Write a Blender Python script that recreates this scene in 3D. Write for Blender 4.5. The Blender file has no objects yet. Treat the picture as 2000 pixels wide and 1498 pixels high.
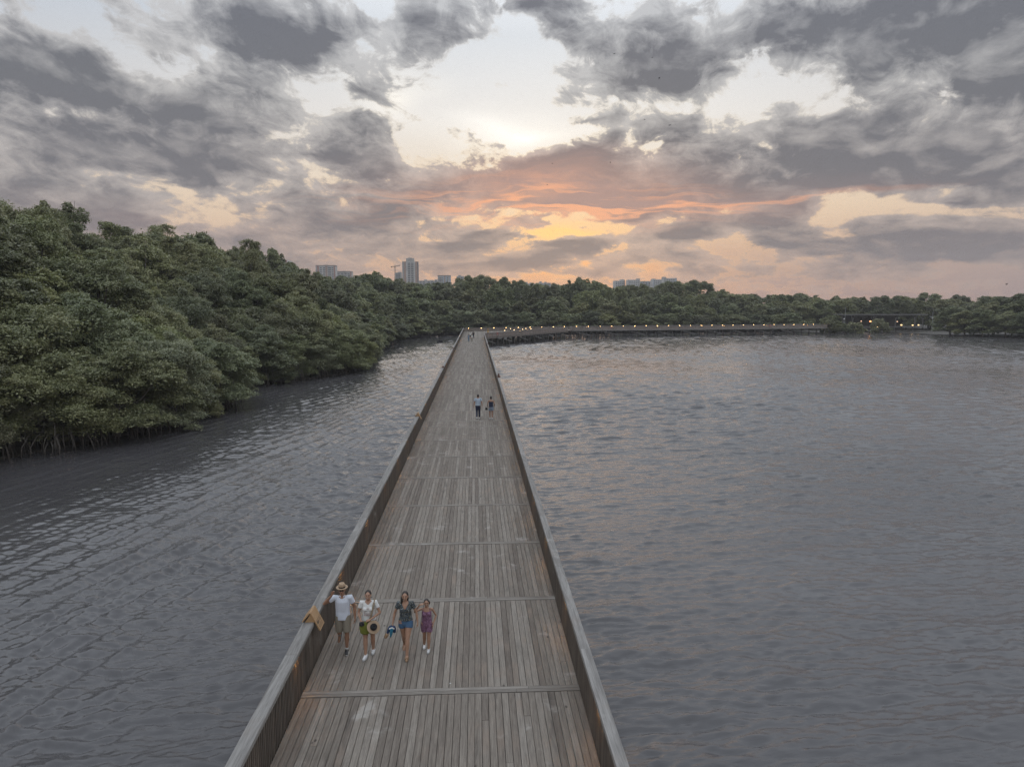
import bpy, bmesh, math, random
import numpy as np
from mathutils import Vector, Matrix
random.seed(7); rng = np.random.default_rng(11)
S = bpy.context.scene
COL = S.collection
R = math.radians
HAZE = .00026

# ------------------------------------------------------------------ helpers
def linko(o, parent=None):
    COL.objects.link(o)
    if parent is not None: o.parent = parent
    return o
def tag(o, label=None, cat=None, group=None, kind=None):
    if label: o['label'] = label
    if cat: o['category'] = cat
    if group: o['group'] = group
    if kind: o['kind'] = kind
    return o
def empty(name, loc=(0, 0, 0), rz=0.0, label=None, cat=None, group=None):
    o = bpy.data.objects.new(name, None); o.empty_display_size = .2
    o.location = loc; o.rotation_euler = (0, 0, rz); linko(o)
    return tag(o, label, cat, group)
def mesh_np(name, V, F, mat=None, smooth=False):
    me = bpy.data.meshes.new(name)
    V = np.asarray(V, dtype=np.float32)
    me.from_pydata([], [], []) if len(V) == 0 else None
    if isinstance(F, np.ndarray):
        n, k = F.shape
        me.vertices.add(len(V)); me.vertices.foreach_set('co', V.ravel())
        me.loops.add(n * k); me.loops.foreach_set('vertex_index', F.astype(np.int32).ravel())
        me.polygons.add(n); me.polygons.foreach_set('loop_start', np.arange(0, n * k, k, dtype=np.int32))
        try: me.polygons.foreach_set('loop_total', np.full(n, k, dtype=np.int32))
        except Exception: pass
        me.update(calc_edges=True)
    else:
        me.from_pydata([tuple(map(float, v)) for v in V], [], F)
    if mat: me.materials.append(mat)
    if smooth: me.polygons.foreach_set('use_smooth', np.ones(len(me.polygons), dtype=bool))
    me.update()
    return me
def obj(name, me, parent=None, loc=None):
    o = bpy.data.objects.new(name, me)
    if loc is not None: o.location = loc
    return linko(o, parent)
class MB:
    """collects boxes, bars and tubes that become ONE mesh"""
    def __init__(s): s.V = []; s.F = []; s.c = []; s.n = 0; s.A = []
    def add(s, V, F, val=0.0):
        b = s.n; s.V += [tuple(v) for v in V]; s.n += len(V)
        for f in F: s.F.append([b + i for i in f]); s.A.append(val)
    def box(s, x0, x1, y0, y1, z0, z1, val=0.0):
        V = [(x0,y0,z0),(x1,y0,z0),(x1,y1,z0),(x0,y1,z0),(x0,y0,z1),(x1,y0,z1),(x1,y1,z1),(x0,y1,z1)]
        s.add(V, [(0,3,2,1),(4,5,6,7),(0,1,5,4),(1,2,6,5),(2,3,7,6),(3,0,4,7)], val)
    def bar(s, a, b, w, h, val=0.0, up=(0,0,1)):
        a = Vector(a); b = Vector(b); d = (b - a).normalized()
        u = Vector(up)
        if abs(d.dot(u)) > .99: u = Vector((1,0,0))
        r = d.cross(u).normalized(); u2 = r.cross(d).normalized()
        V = []
        for p in (a, b):
            for sx, sz in ((-1,-1),(1,-1),(1,1),(-1,1)): V.append(p + r*(sx*w/2) + u2*(sz*h/2))
        s.add(V, [(0,1,2,3),(7,6,5,4),(0,4,5,1),(1,5,6,2),(2,6,7,3),(3,7,4,0)], val)
    def tube(s, pts, rad, seg=8, val=0.0, cap=True):
        pts = [Vector(p) for p in pts]
        if not hasattr(rad, '__len__'): rad = [rad]*len(pts)
        V = []; prev = None
        for i, p in enumerate(pts):
            d = (pts[min(i+1, len(pts)-1)] - pts[max(i-1, 0)]).normalized()
            u = Vector((0,0,1)) if abs(d.z) < .9 else Vector((1,0,0))
            if prev is not None: u = prev
            r = d.cross(u).normalized(); u = r.cross(d).normalized(); prev = u
            for k in range(seg):
                a = 2*math.pi*k/seg
                V.append(p + (r*math.cos(a) + u*math.sin(a))*rad[i])
        F = []
        for i in range(len(pts)-1):
            for k in range(seg):
                k2 = (k+1) % seg
                F.append((i*seg+k, (i+1)*seg+k, (i+1)*seg+k2, i*seg+k2))
        if cap:
            F.append(tuple(range(seg))); n = (len(pts)-1)*seg
            F.append(tuple(n+seg-1-k for k in range(seg)))
        s.add(V, F, val)
    def lathe(s, prof, c=(0,0,0), seg=20, val=0.0, mat=None):
        V = []
        for r, z in prof:
            for k in range(seg):
                a = 2*math.pi*k/seg; V.append((r*math.cos(a), r*math.sin(a), z))
        V = [Vector(v) for v in V]
        if mat is not None: V = [mat @ v for v in V]
        V = [v + Vector(c) for v in V]
        F = []
        for i in range(len(prof)-1):
            for k in range(seg):
                k2 = (k+1) % seg; F.append((i*seg+k, i*seg+k2, (i+1)*seg+k2, (i+1)*seg+k))
        s.add(V, F, val)
    def mesh(s, name, mat=None, smooth=False, attr=None):
        me = bpy.data.meshes.new(name); me.from_pydata(s.V, [], s.F)
        if mat: me.materials.append(mat)
        if smooth: me.polygons.foreach_set('use_smooth', [True]*len(me.polygons))
        if attr:
            a = me.attributes.new(attr, 'FLOAT', 'FACE'); a.data.foreach_set('value', s.A)
        me.update(); return me
    def build(s, name, mat=None, parent=None, smooth=False, attr=None, loc=None):
        return obj(name, s.mesh(name, mat, smooth, attr), parent, loc)
def smooth01(x): x = np.clip(x, 0, 1); return x*x*(3-2*x)

# ------------------------------------------------------------------ camera (real place: 11 m above the water)
F_PX, CX, CY = 1388.0, 1000.0, 749.0
PITCH = math.atan((CY-597.0)/F_PX); YAW = math.atan((CX-928.5)*math.cos(PITCH)/F_PX)
CAM = np.array([0., 0., 11.])
_F = np.array([math.sin(YAW)*math.cos(PITCH), math.cos(YAW)*math.cos(PITCH), -math.sin(PITCH)])
_R = np.array([math.cos(YAW), -math.sin(YAW), 0.]); _U = np.cross(_R, _F)
cd = bpy.data.cameras.new('viewpoint'); cam = bpy.data.objects.new('viewpoint', cd); COL.objects.link(cam)
cd.sensor_fit = 'HORIZONTAL'; cd.sensor_width = 36.0; cd.lens = F_PX*36.0/2000.0
cd.clip_start = .1; cd.clip_end = 12000
cam.location = CAM; cam.rotation_euler = (math.pi/2-PITCH, 0, -YAW)
S.camera = cam
def ray(x, y): return _F + _R*((x-CX)/F_PX) - _U*((y-CY)/F_PX)
def azel(x, y):
    d = ray(x, y); d = d/np.linalg.norm(d)
    return math.degrees(math.atan2(d[0], d[1])), math.degrees(math.asin(d[2]))

# ------------------------------------------------------------------ node helper
class NT:
    def __init__(s, tree): s.t = tree; s.n = tree.nodes; s.l = tree.links
    def new(s, typ, **kw):
        n = s.n.new(typ)
        for k, v in kw.items(): setattr(n, k, v)
        return n
    def put(s, sock, v):
        if v is None: return
        if isinstance(v, bpy.types.NodeSocket): s.l.new(v, sock)
        else:
            if hasattr(sock.default_value, '__len__') and not hasattr(v, '__len__'): v = [v]*len(sock.default_value)
            if hasattr(v, '__len__') and len(v) == 3 and len(sock.default_value) == 4: v = list(v)+[1]
            sock.default_value = v
    def m(s, op, a, b=None, c=None, clamp=False):
        n = s.new('ShaderNodeMath', operation=op, use_clamp=clamp)
        for i, v in enumerate((a, b, c)): s.put(n.inputs[i], v)
        return n.outputs[0]
    def v(s, op, a, b=None, c=None):
        n = s.new('ShaderNodeVectorMath', operation=op)
        s.put(n.inputs[0], a)
        if b is not None: s.put(n.inputs[3] if op == 'SCALE' else n.inputs[1], b)
        if c is not None: s.put(n.inputs[2], c)
        return n.outputs['Value'] if op in ('DOT_PRODUCT', 'LENGTH', 'DISTANCE') else n.outputs[0]
    def comb(s, x, y, z=0.0):
        n = s.new('ShaderNodeCombineXYZ'); s.put(n.inputs[0], x); s.put(n.inputs[1], y); s.put(n.inputs[2], z); return n.outputs[0]
    def sep(s, v):
        n = s.new('ShaderNodeSeparateXYZ'); s.put(n.inputs[0], v); return n.outputs
    def noise(s, vec, scale=1, detail=2, rough=.5, dist=0.0, dim='3D', w=None, lac=2.0):
        n = s.new('ShaderNodeTexNoise', noise_dimensions=dim)
        if vec is not None: s.put(n.inputs['Vector'], vec)
        if w is not None: s.put(n.inputs['W'], w)
        s.put(n.inputs['Scale'], scale); s.put(n.inputs['Detail'], detail); s.put(n.inputs['Roughness'], rough)
        s.put(n.inputs['Distortion'], dist); s.put(n.inputs['Lacunarity'], lac)
        return n.outputs['Fac']
    def ramp(s, fac, stops, interp='LINEAR'):
        n = s.new('ShaderNodeValToRGB'); cr = n.color_ramp; cr.interpolation = interp
        while len(cr.elements) < len(stops): cr.elements.new(0.5)
        for e, (p, c) in zip(cr.elements, stops):
            e.position = p; e.color = (list(c)+[1])[:4] if hasattr(c, '__len__') else (c, c, c, 1)
        s.put(n.inputs[0], fac); return n.outputs[0]
    def mix(s, f, a, b, mode='MIX'):
        n = s.new('ShaderNodeMix', data_type='RGBA', blend_type=mode)
        s.put(n.inputs[0], f); s.put(n.inputs[6], a); s.put(n.inputs[7], b); return n.outputs[2]
    def mr(s, v, a, b, c=0.0, d=1.0, smooth=True):
        n = s.new('ShaderNodeMapRange', interpolation_type='SMOOTHSTEP' if smooth else 'LINEAR')
        for i, x in enumerate((v, a, b, c, d)): s.put(n.inputs[i], x)
        return n.outputs[0]
def material(name):
    m = bpy.data.materials.new(name); m.use_nodes = True
    t = NT(m.node_tree); p = m.node_tree.nodes['Principled BSDF']
    return m, t, p

# ------------------------------------------------------------------ world: dusk sky with broken cloud
world = bpy.data.worlds.new('World'); S.world = world; world.use_nodes = True
w = NT(world.node_tree)
for n in list(w.n): w.n.remove(n)
out = w.new('ShaderNodeOutputWorld'); bg = w.new('ShaderNodeBackground'); w.l.new(bg.outputs[0], out.inputs[0])
gen = w.new('ShaderNodeTexCoord').outputs['Generated']
dx, dy, dz = w.sep(gen)
AZ = w.m('MULTIPLY', w.m('ARCTAN2', dx, dy), 57.2958)
EL = w.m('MULTIPLY', w.m('ARCSINE', dz), 57.2958)
den = w.m('ADD', w.m('MAXIMUM', dz, 0.0), .10)
PL = w.comb(w.m('DIVIDE', dx, den), w.m('DIVIDE', dy, den), 0.0)       # cloud deck seen in perspective
# gentle warp of the sky coordinates so cloud banks do not read as ellipses
wn = w.new('ShaderNodeTexNoise'); w.put(wn.inputs['Vector'], PL); wn.inputs['Scale'].default_value = 1.7; wn.inputs['Detail'].default_value = 3
wv = w.v('MULTIPLY', w.v('SUBTRACT', wn.outputs['Color'], (.5,.5,.5)), (9.0, 4.5, 0))
wv = w.v('SCALE', wv, w.mr(EL, 0, 14, .35, 1.0))
SK = w.v('ADD', w.comb(AZ, EL, 0.0), wv)
DEG = 24.2
def blob(x, y, rx, ry, rot=0.0, src=None):
    a, e = azel(x, y)
    n = w.new('ShaderNodeMapping', vector_type='TEXTURE')
    w.put(n.inputs['Vector'], src or SK)
    n.inputs['Location'].default_value = (a, e, 0); n.inputs['Rotation'].default_value = (0, 0, R(rot))
    n.inputs['Scale'].default_value = (rx/DEG*1.5, ry/DEG*1.5, 1)
    g = w.new('ShaderNodeTexGradient', gradient_type='QUADRATIC_SPHERE'); w.l.new(n.outputs[0], g.inputs[0])
    return g.outputs['Fac']
def accum(lst, src=None):
    tot = None
    for (x, y, rx, ry, rot, amp) in lst:
        b = blob(x, y, rx, ry, rot, src)
        tot = w.m('MULTIPLY', b, amp) if tot is None else w.m('MULTIPLY_ADD', b, amp, tot)
    return tot
CLOUDS = [  # photograph pixel, half sizes, tilt, amount
 (70,120,220,90,-8,1.7),(170,150,110,60,0,.7),(480,30,260,55,0,1.1),(600,85,170,70,12,1.4),(500,150,150,50,25,1.0),
 (260,285,270,75,-5,1.8),(440,235,230,45,-10,.9),(50,365,190,55,0,1.1),(410,330,140,45,15,1.1),
 (740,325,120,70,0,1.5),(690,425,200,70,0,1.6),(920,472,135,34,8,2.4),(960,520,160,20,0,1.2),(630,305,90,24,0,.8),
 (920,84,75,28,-5,1.0),(1130,95,130,60,-15,1.2),(1290,150,130,40,-8,1.3),(1330,95,140,60,0,.7),
 (1640,40,260,85,-12,1.7),(1040,20,80,26,0,1.1),(760,50,120,36,0,.8),(860,25,90,26,0,.6),(1900,140,190,150,25,1.6),(1800,50,170,70,0,.8),
 (1320,250,150,50,-8,1.0),(1630,240,170,55,-10,1.1),(1500,325,500,65,0,1.3),(1840,305,280,70,0,1.1),
 (1060,350,270,62,5,1.7),(1220,388,420,34,0,1.6),(1600,360,420,30,0,.9),(1215,420,105,27,0,2.6),
 (1510,430,145,34,0,2.5),(1560,472,150,28,0,1.8),(1130,484,120,22,10,2.2),(1320,456,120,25,8,2.0),(1350,490,90,18,0,1.2),
 (1800,472,180,46,0,2.0),(1840,405,115,20,-4,2.0),(1700,430,50,16,0,.9),(1985,375,70,36,0,1.2),(1980,475,90,40,0,1.0),
 (1500,530,700,34,0,.7),(1200,515,200,24,0,.8),(250,430,320,44,0,.9),(450,475,240,48,0,1.1),(640,520,260,36,0,.9),(1000,520,200,26,0,.9),
 (690,182,80,18,-10,.7),(700,245,110,24,-14,.7),(1140,222,80,14,6,.8),(-300,250,300,200,0,1.2),(2400,250,350,150,0,1.3)]
GAPS = [(860,190,140,100,0,.9),(1010,255,190,70,0,1.3),(1540,190,260,55,10,.8),(95,200,90,24,-10,1.1),(1085,455,95,26,0,1.6),(1720,418,170,26,0,1.4),
 (380,425,150,20,-4,.8),(230,352,110,16,-6,.8),(620,180,130,34,-12,.7),(240,60,110,50,0,.9),(1000,150,80,90,0,.8),(1180,300,140,36,-8,.5),(880,462,90,14,10,.7),(1130,520,130,14,0,.9),(1400,480,90,16,0,.6),(580,525,120,12,0,.6)]
bias = w.m('MULTIPLY_ADD', w.m('SUBTRACT', accum(CLOUDS), accum(GAPS)), .70, w.mr(EL, 4, 12, .04, .20))
ELp = w.m('MAXIMUM', EL, -2.0)
vv = w.m('MULTIPLY', w.m('LOGARITHM', w.m('ADD', 1.0, w.m('DIVIDE', ELp, 14.0)), 2.71828), 9.0)
uu = w.m('DIVIDE', w.m('MULTIPLY', AZ, .20), w.m('ADD', 1.0, w.m('DIVIDE', ELp, 90.0)))
NP = w.comb(w.m('ADD', uu, w.m('MULTIPLY', vv, .12)), vv, 0.0)      # cumulus banks seen from below and from the side
n1 = w.noise(NP, 1.0, 11, .58, .40)
n1b = w.noise(w.v('ADD', NP, (.06, .34, 0)), 1.0, 6, .58, .40)
PL2 = w.v('ADD', w.v('MULTIPLY', NP, (1.0, .8, 1)), (13.7, 4.1, 0))
n2 = w.noise(PL2, 2.6, 8, .64, .6)
relief = w.m('SUBTRACT', n1, n1b)
nz = w.m('MULTIPLY', w.m('ADD', w.m('MULTIPLY', w.m('SUBTRACT', n1, .5), 4.2), w.m('MULTIPLY', w.m('SUBTRACT', n2, .5), 1.9)), w.mr(EL, 3, 11, .72, 1.0))
above = w.mr(EL, 22, 30, 0, -.45)           # out of frame overhead: cloud thinned to brighten the light and reflections below
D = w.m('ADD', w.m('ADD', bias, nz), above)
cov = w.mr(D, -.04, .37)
thick = w.mr(D, .08, 1.25)
# lighting from the low sun, sought by comparing the density a little nearer the sun
sa, se = azel(1090, 470)
SD = w.v('SUBTRACT', w.comb(AZ, EL, 0), (sa, se, 0))
sunr = w.v('LENGTH', w.v('MULTIPLY', SD, (1/16.0, 1/10.0, 0)))
near = w.m('POWER', 2.718, w.m('MULTIPLY', w.m('MULTIPLY', sunr, sunr), -1.0))
sunw = w.v('LENGTH', w.v('MULTIPLY', SD, (1/30.0, 1/26.0, 0)))
wide = w.m('POWER', 2.718, w.m('MULTIPLY', w.m('MULTIPLY', sunw, sunw), -1.0))
e01 = w.m('DIVIDE', EL, 60.0, clamp=True)
clear = w.ramp(e01, [(0,(.33,.215,.19)),(.03,(.39,.26,.22)),(.07,(.60,.37,.235)),(.12,(.74,.55,.37)),(.17,(.72,.62,.50)),(.235,(.74,.71,.67)),(.33,(.66,.68,.70)),(.42,(.84,.86,.89)),(.5,(.88,.92,.97)),(1,(.86,.92,1.0))])  # upper stops brightened out of view to lift the light on the ground
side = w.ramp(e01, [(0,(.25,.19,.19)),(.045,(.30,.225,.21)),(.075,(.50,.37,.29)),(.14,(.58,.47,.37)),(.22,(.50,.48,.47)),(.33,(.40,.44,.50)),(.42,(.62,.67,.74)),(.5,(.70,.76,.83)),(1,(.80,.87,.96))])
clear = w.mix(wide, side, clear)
# the sunset colours at the horizon
glow = blob(1100,458,160,36,0); glow2 = blob(1120,525,260,36,0); white = blob(1015,265,150,45,0); white2 = blob(760,195,90,60,0)
clear = w.mix(w.m('MULTIPLY', glow, 1.5, clamp=True), clear, (1.0,.58,.20,1))
clear = w.mix(w.m('MULTIPLY', glow2, 1.2, clamp=True), clear, (.90,.40,.12,1))
clear = w.mix(w.m('MULTIPLY', white, .9, clamp=True), clear, (1.0,.97,.90,1))
clear = w.mix(w.m('MULTIPLY', white2, .6, clamp=True), clear, (.95,.90,.80,1))
# cloud colours
shade = w.noise(PL2, .75, 5, .55, .3)
cl_dark = w.ramp(e01, [(0,(.25,.18,.17)),(.05,(.155,.132,.143)),(.13,(.130,.124,.138)),(.25,(.125,.128,.143)),(.36,(.125,.132,.155)),(.6,(.48,.49,.53)),(1,(.62,.64,.69))])
cl_thin = w.ramp(e01, [(0,(.42,.27,.22)),(.06,(.46,.32,.25)),(.13,(.42,.36,.33)),(.25,(.43,.42,.41)),(.4,(.42,.44,.47)),(.6,(.65,.68,.73)),(1,(.75,.80,.87))])
pink = accum([(1060,365,330,70,0,1.1),(1300,400,420,44,0,.8),(300,440,400,50,0,.25)], None)
cl_dark = w.mix(w.m('MULTIPLY', pink, 1.0, clamp=True), cl_dark, (.33,.21,.19,1))
cl_thin = w.mix(w.m('MULTIPLY', pink, 1.0, clamp=True), cl_thin, (.52,.27,.19,1))
tk = w.m('ADD', w.m('MULTIPLY_ADD', w.m('SUBTRACT', shade, .5), 1.1, thick), w.m('MULTIPLY', relief, -2.6), clamp=True)
cl_thin = w.mix(wide, w.ramp(e01, [(0,(.27,.215,.205)),(.06,(.31,.25,.235)),(.13,(.34,.31,.30)),(.25,(.40,.39,.39)),(.6,(.65,.68,.73)),(1,(.75,.80,.87))]), cl_thin)
cloud = w.mix(tk, cl_thin, cl_dark)
# bright fringe where the cloud is thin, strongest round the sun
fr = w.m('MULTIPLY', w.mr(D, .42, .10), w.m('MULTIPLY_ADD', near, .75, w.m('MULTIPLY', wide, .25)))
cloud = w.mix(w.m('MULTIPLY', fr, .9, clamp=True), cloud, w.ramp(e01, [(0,(.75,.36,.16)),(.12,(1.0,.62,.28)),(.2,(1.0,.82,.55)),(.3,(.95,.88,.78)),(1,(.7,.7,.7))]))
# red-lit streaks under the pink bank
stx = w.comb(w.m('MULTIPLY', AZ, .07), w.m('MULTIPLY', w.v('DOT_PRODUCT', SK, (0, 1, 0)), 1.05), 0.0)
stn = w.mr(w.noise(stx, 1.5, 6, .6, .8), .44, .64)
strk = w.m('MULTIPLY', stn, accum([(1080,408,400,40,0,1.5),(1260,408,260,20,1,.9),(1540,388,260,10,2,.5),(1050,372,240,40,0,.5)], None), clamp=True)
cloud = w.mix(strk, cloud, (.74,.34,.19,1))
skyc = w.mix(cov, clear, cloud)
# a little of the physical twilight sky underneath
nis = w.new('ShaderNodeTexSky', sky_type='NISHITA'); nis.sun_disc = False
nis.sun_elevation = R(4.0); nis.sun_rotation = R(sa)
skyc = w.v('ADD', skyc, w.v('SCALE', nis.outputs[0], .003))
# towards the horizon below: soft mauve
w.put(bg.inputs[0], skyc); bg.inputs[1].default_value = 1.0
world.cycles.sampling_method = 'MANUAL'; world.cycles.sample_map_resolution = 512

sun_d = bpy.data.lights.new('sun', 'SUN'); sun_d.energy = .06; sun_d.angle = R(30); sun_d.color = (1, .84, .68)
sun = bpy.data.objects.new('sun', sun_d); COL.objects.link(sun)
_sv = -Vector((math.sin(R(sa))*math.cos(R(5)), math.cos(R(sa))*math.cos(R(5)), math.sin(R(5))))
sun.rotation_euler = _sv.to_track_quat('-Z', 'Y').to_euler(); sun.location = (0, 0, 60)

S.render.engine = 'CYCLES'
S.view_settings.view_transform = 'Standard'; S.view_settings.look = 'None'; S.view_settings.exposure = 0.36; S.view_settings.gamma = 1.0
S.cycles.use_denoising = True; S.cycles.denoising_prefilter = 'NONE'; S.cycles.denoising_input_passes = 'RGB_ALBEDO_NORMAL'
try: S.cycles.denoiser = 'OPENIMAGEDENOISE'
except Exception: pass
S.cycles.max_bounces = 6; S.cycles.diffuse_bounces = 3; S.cycles.glossy_bounces = 3; S.cycles.transmission_bounces = 3; S.cycles.transparent_max_bounces = 8
S.cycles.sample_clamp_indirect = .8; S.cycles.sample_clamp_direct = 12.0

# ------------------------------------------------------------------ materials
def wood_mat(name, ca, cb, cc, axis='Y', grain=1.0, rough=.75, knots=True, attr='r', brown=None):
    """weathered timber: every board its own tone (face attribute), grain streaks along it, knots and stains"""
    m, t, p = material(name)
    tc = t.new('ShaderNodeTexCoord').outputs['Object']
    at = t.new('ShaderNodeAttribute', attribute_name=attr).outputs['Fac']
    base = t.ramp(at, [(0, ca), (.5, cb), (1, cc)])
    sc = {'Y': (1, .045, 1), 'X': (.045, 1, 1), 'Z': (1, 1, .045)}[axis]
    v = t.v('MULTIPLY', tc, sc)
    v = t.v('ADD', v, t.comb(t.m('MULTIPLY', at, 37.0), t.m('MULTIPLY', at, 91.0), 0))
    g1 = t.noise(v, 60*grain, 5, .65, .6); g2 = t.noise(v, 14*grain, 4, .6, 1.2)
    f = t.m('ADD', t.m('MULTIPLY', g1, .55), t.m('MULTIPLY', g2, .45))
    col = t.mix(t.mr(f, .32, .68, .0, 1.0), t.mix(.55, base, (.07, .058, .05, 1)), t.mix(.14, base, (.60, .55, .49, 1)))
    if brown:
        bn = t.noise(t.v('ADD', tc, t.comb(t.m('MULTIPLY', at, 11.0), 0, 0)), .8, 3, .6, .2)
        col = t.mix(t.mr(bn, .52, .74, 0, .45), col, brown)
    if knots:
        vo = t.new('ShaderNodeTexVoronoi', feature='F1'); t.put(vo.inputs['Vector'], t.v('MULTIPLY', tc, (1, .55, 1) if axis == 'Y' else (.55, 1, 1))); vo.inputs['Scale'].default_value = 2.6
        kn = t.m('MULTIPLY', t.mr(vo.outputs['Distance'], .045, .095, 1, 0), t.mr(t.sep(vo.outputs['Color'])[0], .50, .54, 0, 1))
        col = t.mix(t.m('MULTIPLY', kn, .85), col, (.035, .028, .022, 1))
    st = t.noise(tc, .45, 5, .62, .6)
    col = t.mix(t.mr(st, .58, .78, 0, .45), col, (.09, .075, .065, 1))
    st2 = t.noise(tc, 1.1, 4, .6, .3)
    col = t.mix(t.mr(st2, .60, .74, 0, .35), col, (.52, .50, .47, 1))
    if knots:      # dark weather streaks running with the board, and a few pale droppings
        sv = t.v('MULTIPLY', t.v('ADD', tc, t.comb(t.m('MULTIPLY', at, 5.0), t.m('MULTIPLY', at, 23.0), 0)), (5.5, .55, 5.5) if axis == 'Y' else (.55, 5.5, 5.5))
        col = t.mix(t.mr(t.noise(sv, 1.0, 4, .6, .4), .60, .74, 0, .6), col, (.055, .047, .041, 1))
        vd = t.new('ShaderNodeTexVoronoi', feature='F1'); t.put(vd.inputs['Vector'], tc); vd.inputs['Scale'].default_value = 1.1
        dr = t.m('MULTIPLY', t.mr(vd.outputs['Distance'], .012, .03, 1, 0), t.mr(t.sep(vd.outputs['Color'])[1], .70, .72, 0, 1))
        col = t.mix(t.m('MULTIPLY', dr, .8), col, (.62, .62, .60, 1))
    t.put(p.inputs['Base Color'], col); t.put(p.inputs['Roughness'], t.mr(f, .2, .8, rough+.1, rough-.12))
    p.inputs['Specular IOR Level'].default_value = .35
    b = t.new('ShaderNodeBump'); b.inputs['Strength'].default_value = .45; b.inputs['Distance'].default_value = .004
    t.put(b.inputs['Height'], f); t.l.new(b.outputs[0], p.inputs['Normal'])
    return m
M = {}
M['deck'] = wood_mat('weathered_deck_timber', (.112,.088,.070), (.178,.149,.122), (.255,.224,.192), brown=(.25,.19,.148,1))
M['joint'] = wood_mat('weathered_joint_timber', (.15,.13,.112), (.205,.183,.16), (.25,.225,.2), axis='X')
M['cap'] = wood_mat('silvered_handrail_timber', (.18,.176,.172), (.222,.218,.213), (.265,.26,.255), grain=.7, brown=(.21,.175,.15,1))
M['slat'] = wood_mat('brown_slat_timber', (.040,.030,.023), (.082,.062,.047), (.135,.104,.080), axis='Z', knots=False, rough=.6)
M['slat_grey'] = wood_mat('grey_brown_slat_timber', (.22,.178,.158), (.30,.25,.225), (.38,.325,.295), axis='Z', knots=False)
M['beam'] = wood_mat('dark_beam_timber', (.12,.10,.09), (.16,.14,.125), (.2,.18,.16), knots=False)
M['pile'] = wood_mat('wet_pile_timber', (.05,.045,.04), (.075,.066,.06), (.10,.09,.08), axis='Z', knots=False)
M['newwood'] = wood_mat('fresh_pine_board', (.50,.31,.16), (.55,.35,.19), (.60,.40,.23), axis='Y', knots=False, rough=.55)
def plain(name, col, rough=.6, metal=0.0, spec=.5, var=.12, scale=6.0, col2=None):
    m, t, p = material(name)
    tc = t.new('ShaderNodeTexCoord').outputs['Object']
    n = t.noise(tc, scale, 4, .6)
    c2 = col2 or tuple(max(0, c*(1-var*2)) for c in col)
    t.put(p.inputs['Base Color'], t.mix(t.mr(n, .3, .7), tuple(col)+(1,), tuple(c2)+(1,)))
    p.inputs['Roughness'].default_value = rough; p.inputs['Metallic'].default_value = metal; p.inputs['Specular IOR Level'].default_value = spec
    return m
def emis(name, col, strength):
    m, t, p = material(name)
    p.inputs['Base Color'].default_value = tuple(col)+(1,); p.inputs['Emission Color'].default_value = tuple(col)+(1,)
    p.inputs['Emission Strength'].default_value = strength
    return m
M['lamp'] = emis('warm_lamp_lens', (1.0, .50, .16), 90.0)
M['lamp_far'] = emis('pale_lamp_lens', (1.0, .62, .24), 11.0)
M['metal'] = plain('dark_bronze_metal', (.06,.055,.05), .45, .8)

# ------------------------------------------------------------------ water: one sheet of real wavelets
def water_heights(X, Y, cell):
    H = np.zeros_like(X)
    g = np.random.default_rng(5)
    left = smooth01((-2.0 - X)/6.0)
    calm = 1 - .72*smooth01((-15.0 - X)/11.0)*smooth01((150-Y)/60)
    chop = calm*(1-.55*smooth01((-8.0 - X)/8.0))
    wx = .55*np.sin(X*.21+Y*.13)+.4*np.sin(Y*.31-X*.11)+.25*np.sin(X*.5-Y*.43+1)
    gust = .80+.42*np.sin(X*.07+1.3*np.sin(Y*.045))*np.sin(Y*.06+1.1*np.sin(X*.05)+2)
    def wave(lam, ang, amp, sharp, mask):
        k = 2*math.pi/lam; ph = g.uniform(0, 6.28)
        lod = smooth01((lam/cell - 2.2)/2.5)
        a = amp*mask*lod
        th = k*(X*math.cos(ang)+Y*math.sin(ang)) + ph + wx*g.uniform(.6, 1.6)
        s = np.sin(th)
        return a*(s*(1-.15*sharp) + sharp*.55*((.5+.5*s)**3*1.6-.5))
    for i in range(84):                                   # wind chop on the open side
        lam = .22*(2.9/.22)**g.uniform(0, 1)
        ang = R(-90) + R(g.normal(8, 13)) + (R(g.choice([-32, 28])) if i % 5 == 0 else 0)
        H += wave(lam, ang, .0056*lam*(1.55 if lam < .7 else 1.0), 1.0, (1-left)*gust + left*.75*chop)
    for i in range(8):                                    # low swell that bands the surface
        lam = g.uniform(1.8, 4.5); H += wave(lam, R(-90)+R(g.normal(12, 12)), .0030*lam, .6, (1-left)*gust + left*.25*chop)
    for i in range(24):                                   # long wake lines on the sheltered channel
        lam = .32*(1.7/.32)**g.uniform(0, 1)
        ang = R(g.normal(-17, 7))
        H += wave(lam, ang, .0084*lam, 1.3, left*calm*(1-.5*smooth01((X+14)/8))*(.55+.6*smooth01(.5+.5*np.sin(X*.32-Y*.05+1))))
    for i in range(10):
        lam = g.uniform(.3, .6); ang = R(g.uniform(-160, -10))
        H += wave(lam, ang, .004*lam**.7, 0.6, calm)
    return H
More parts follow.
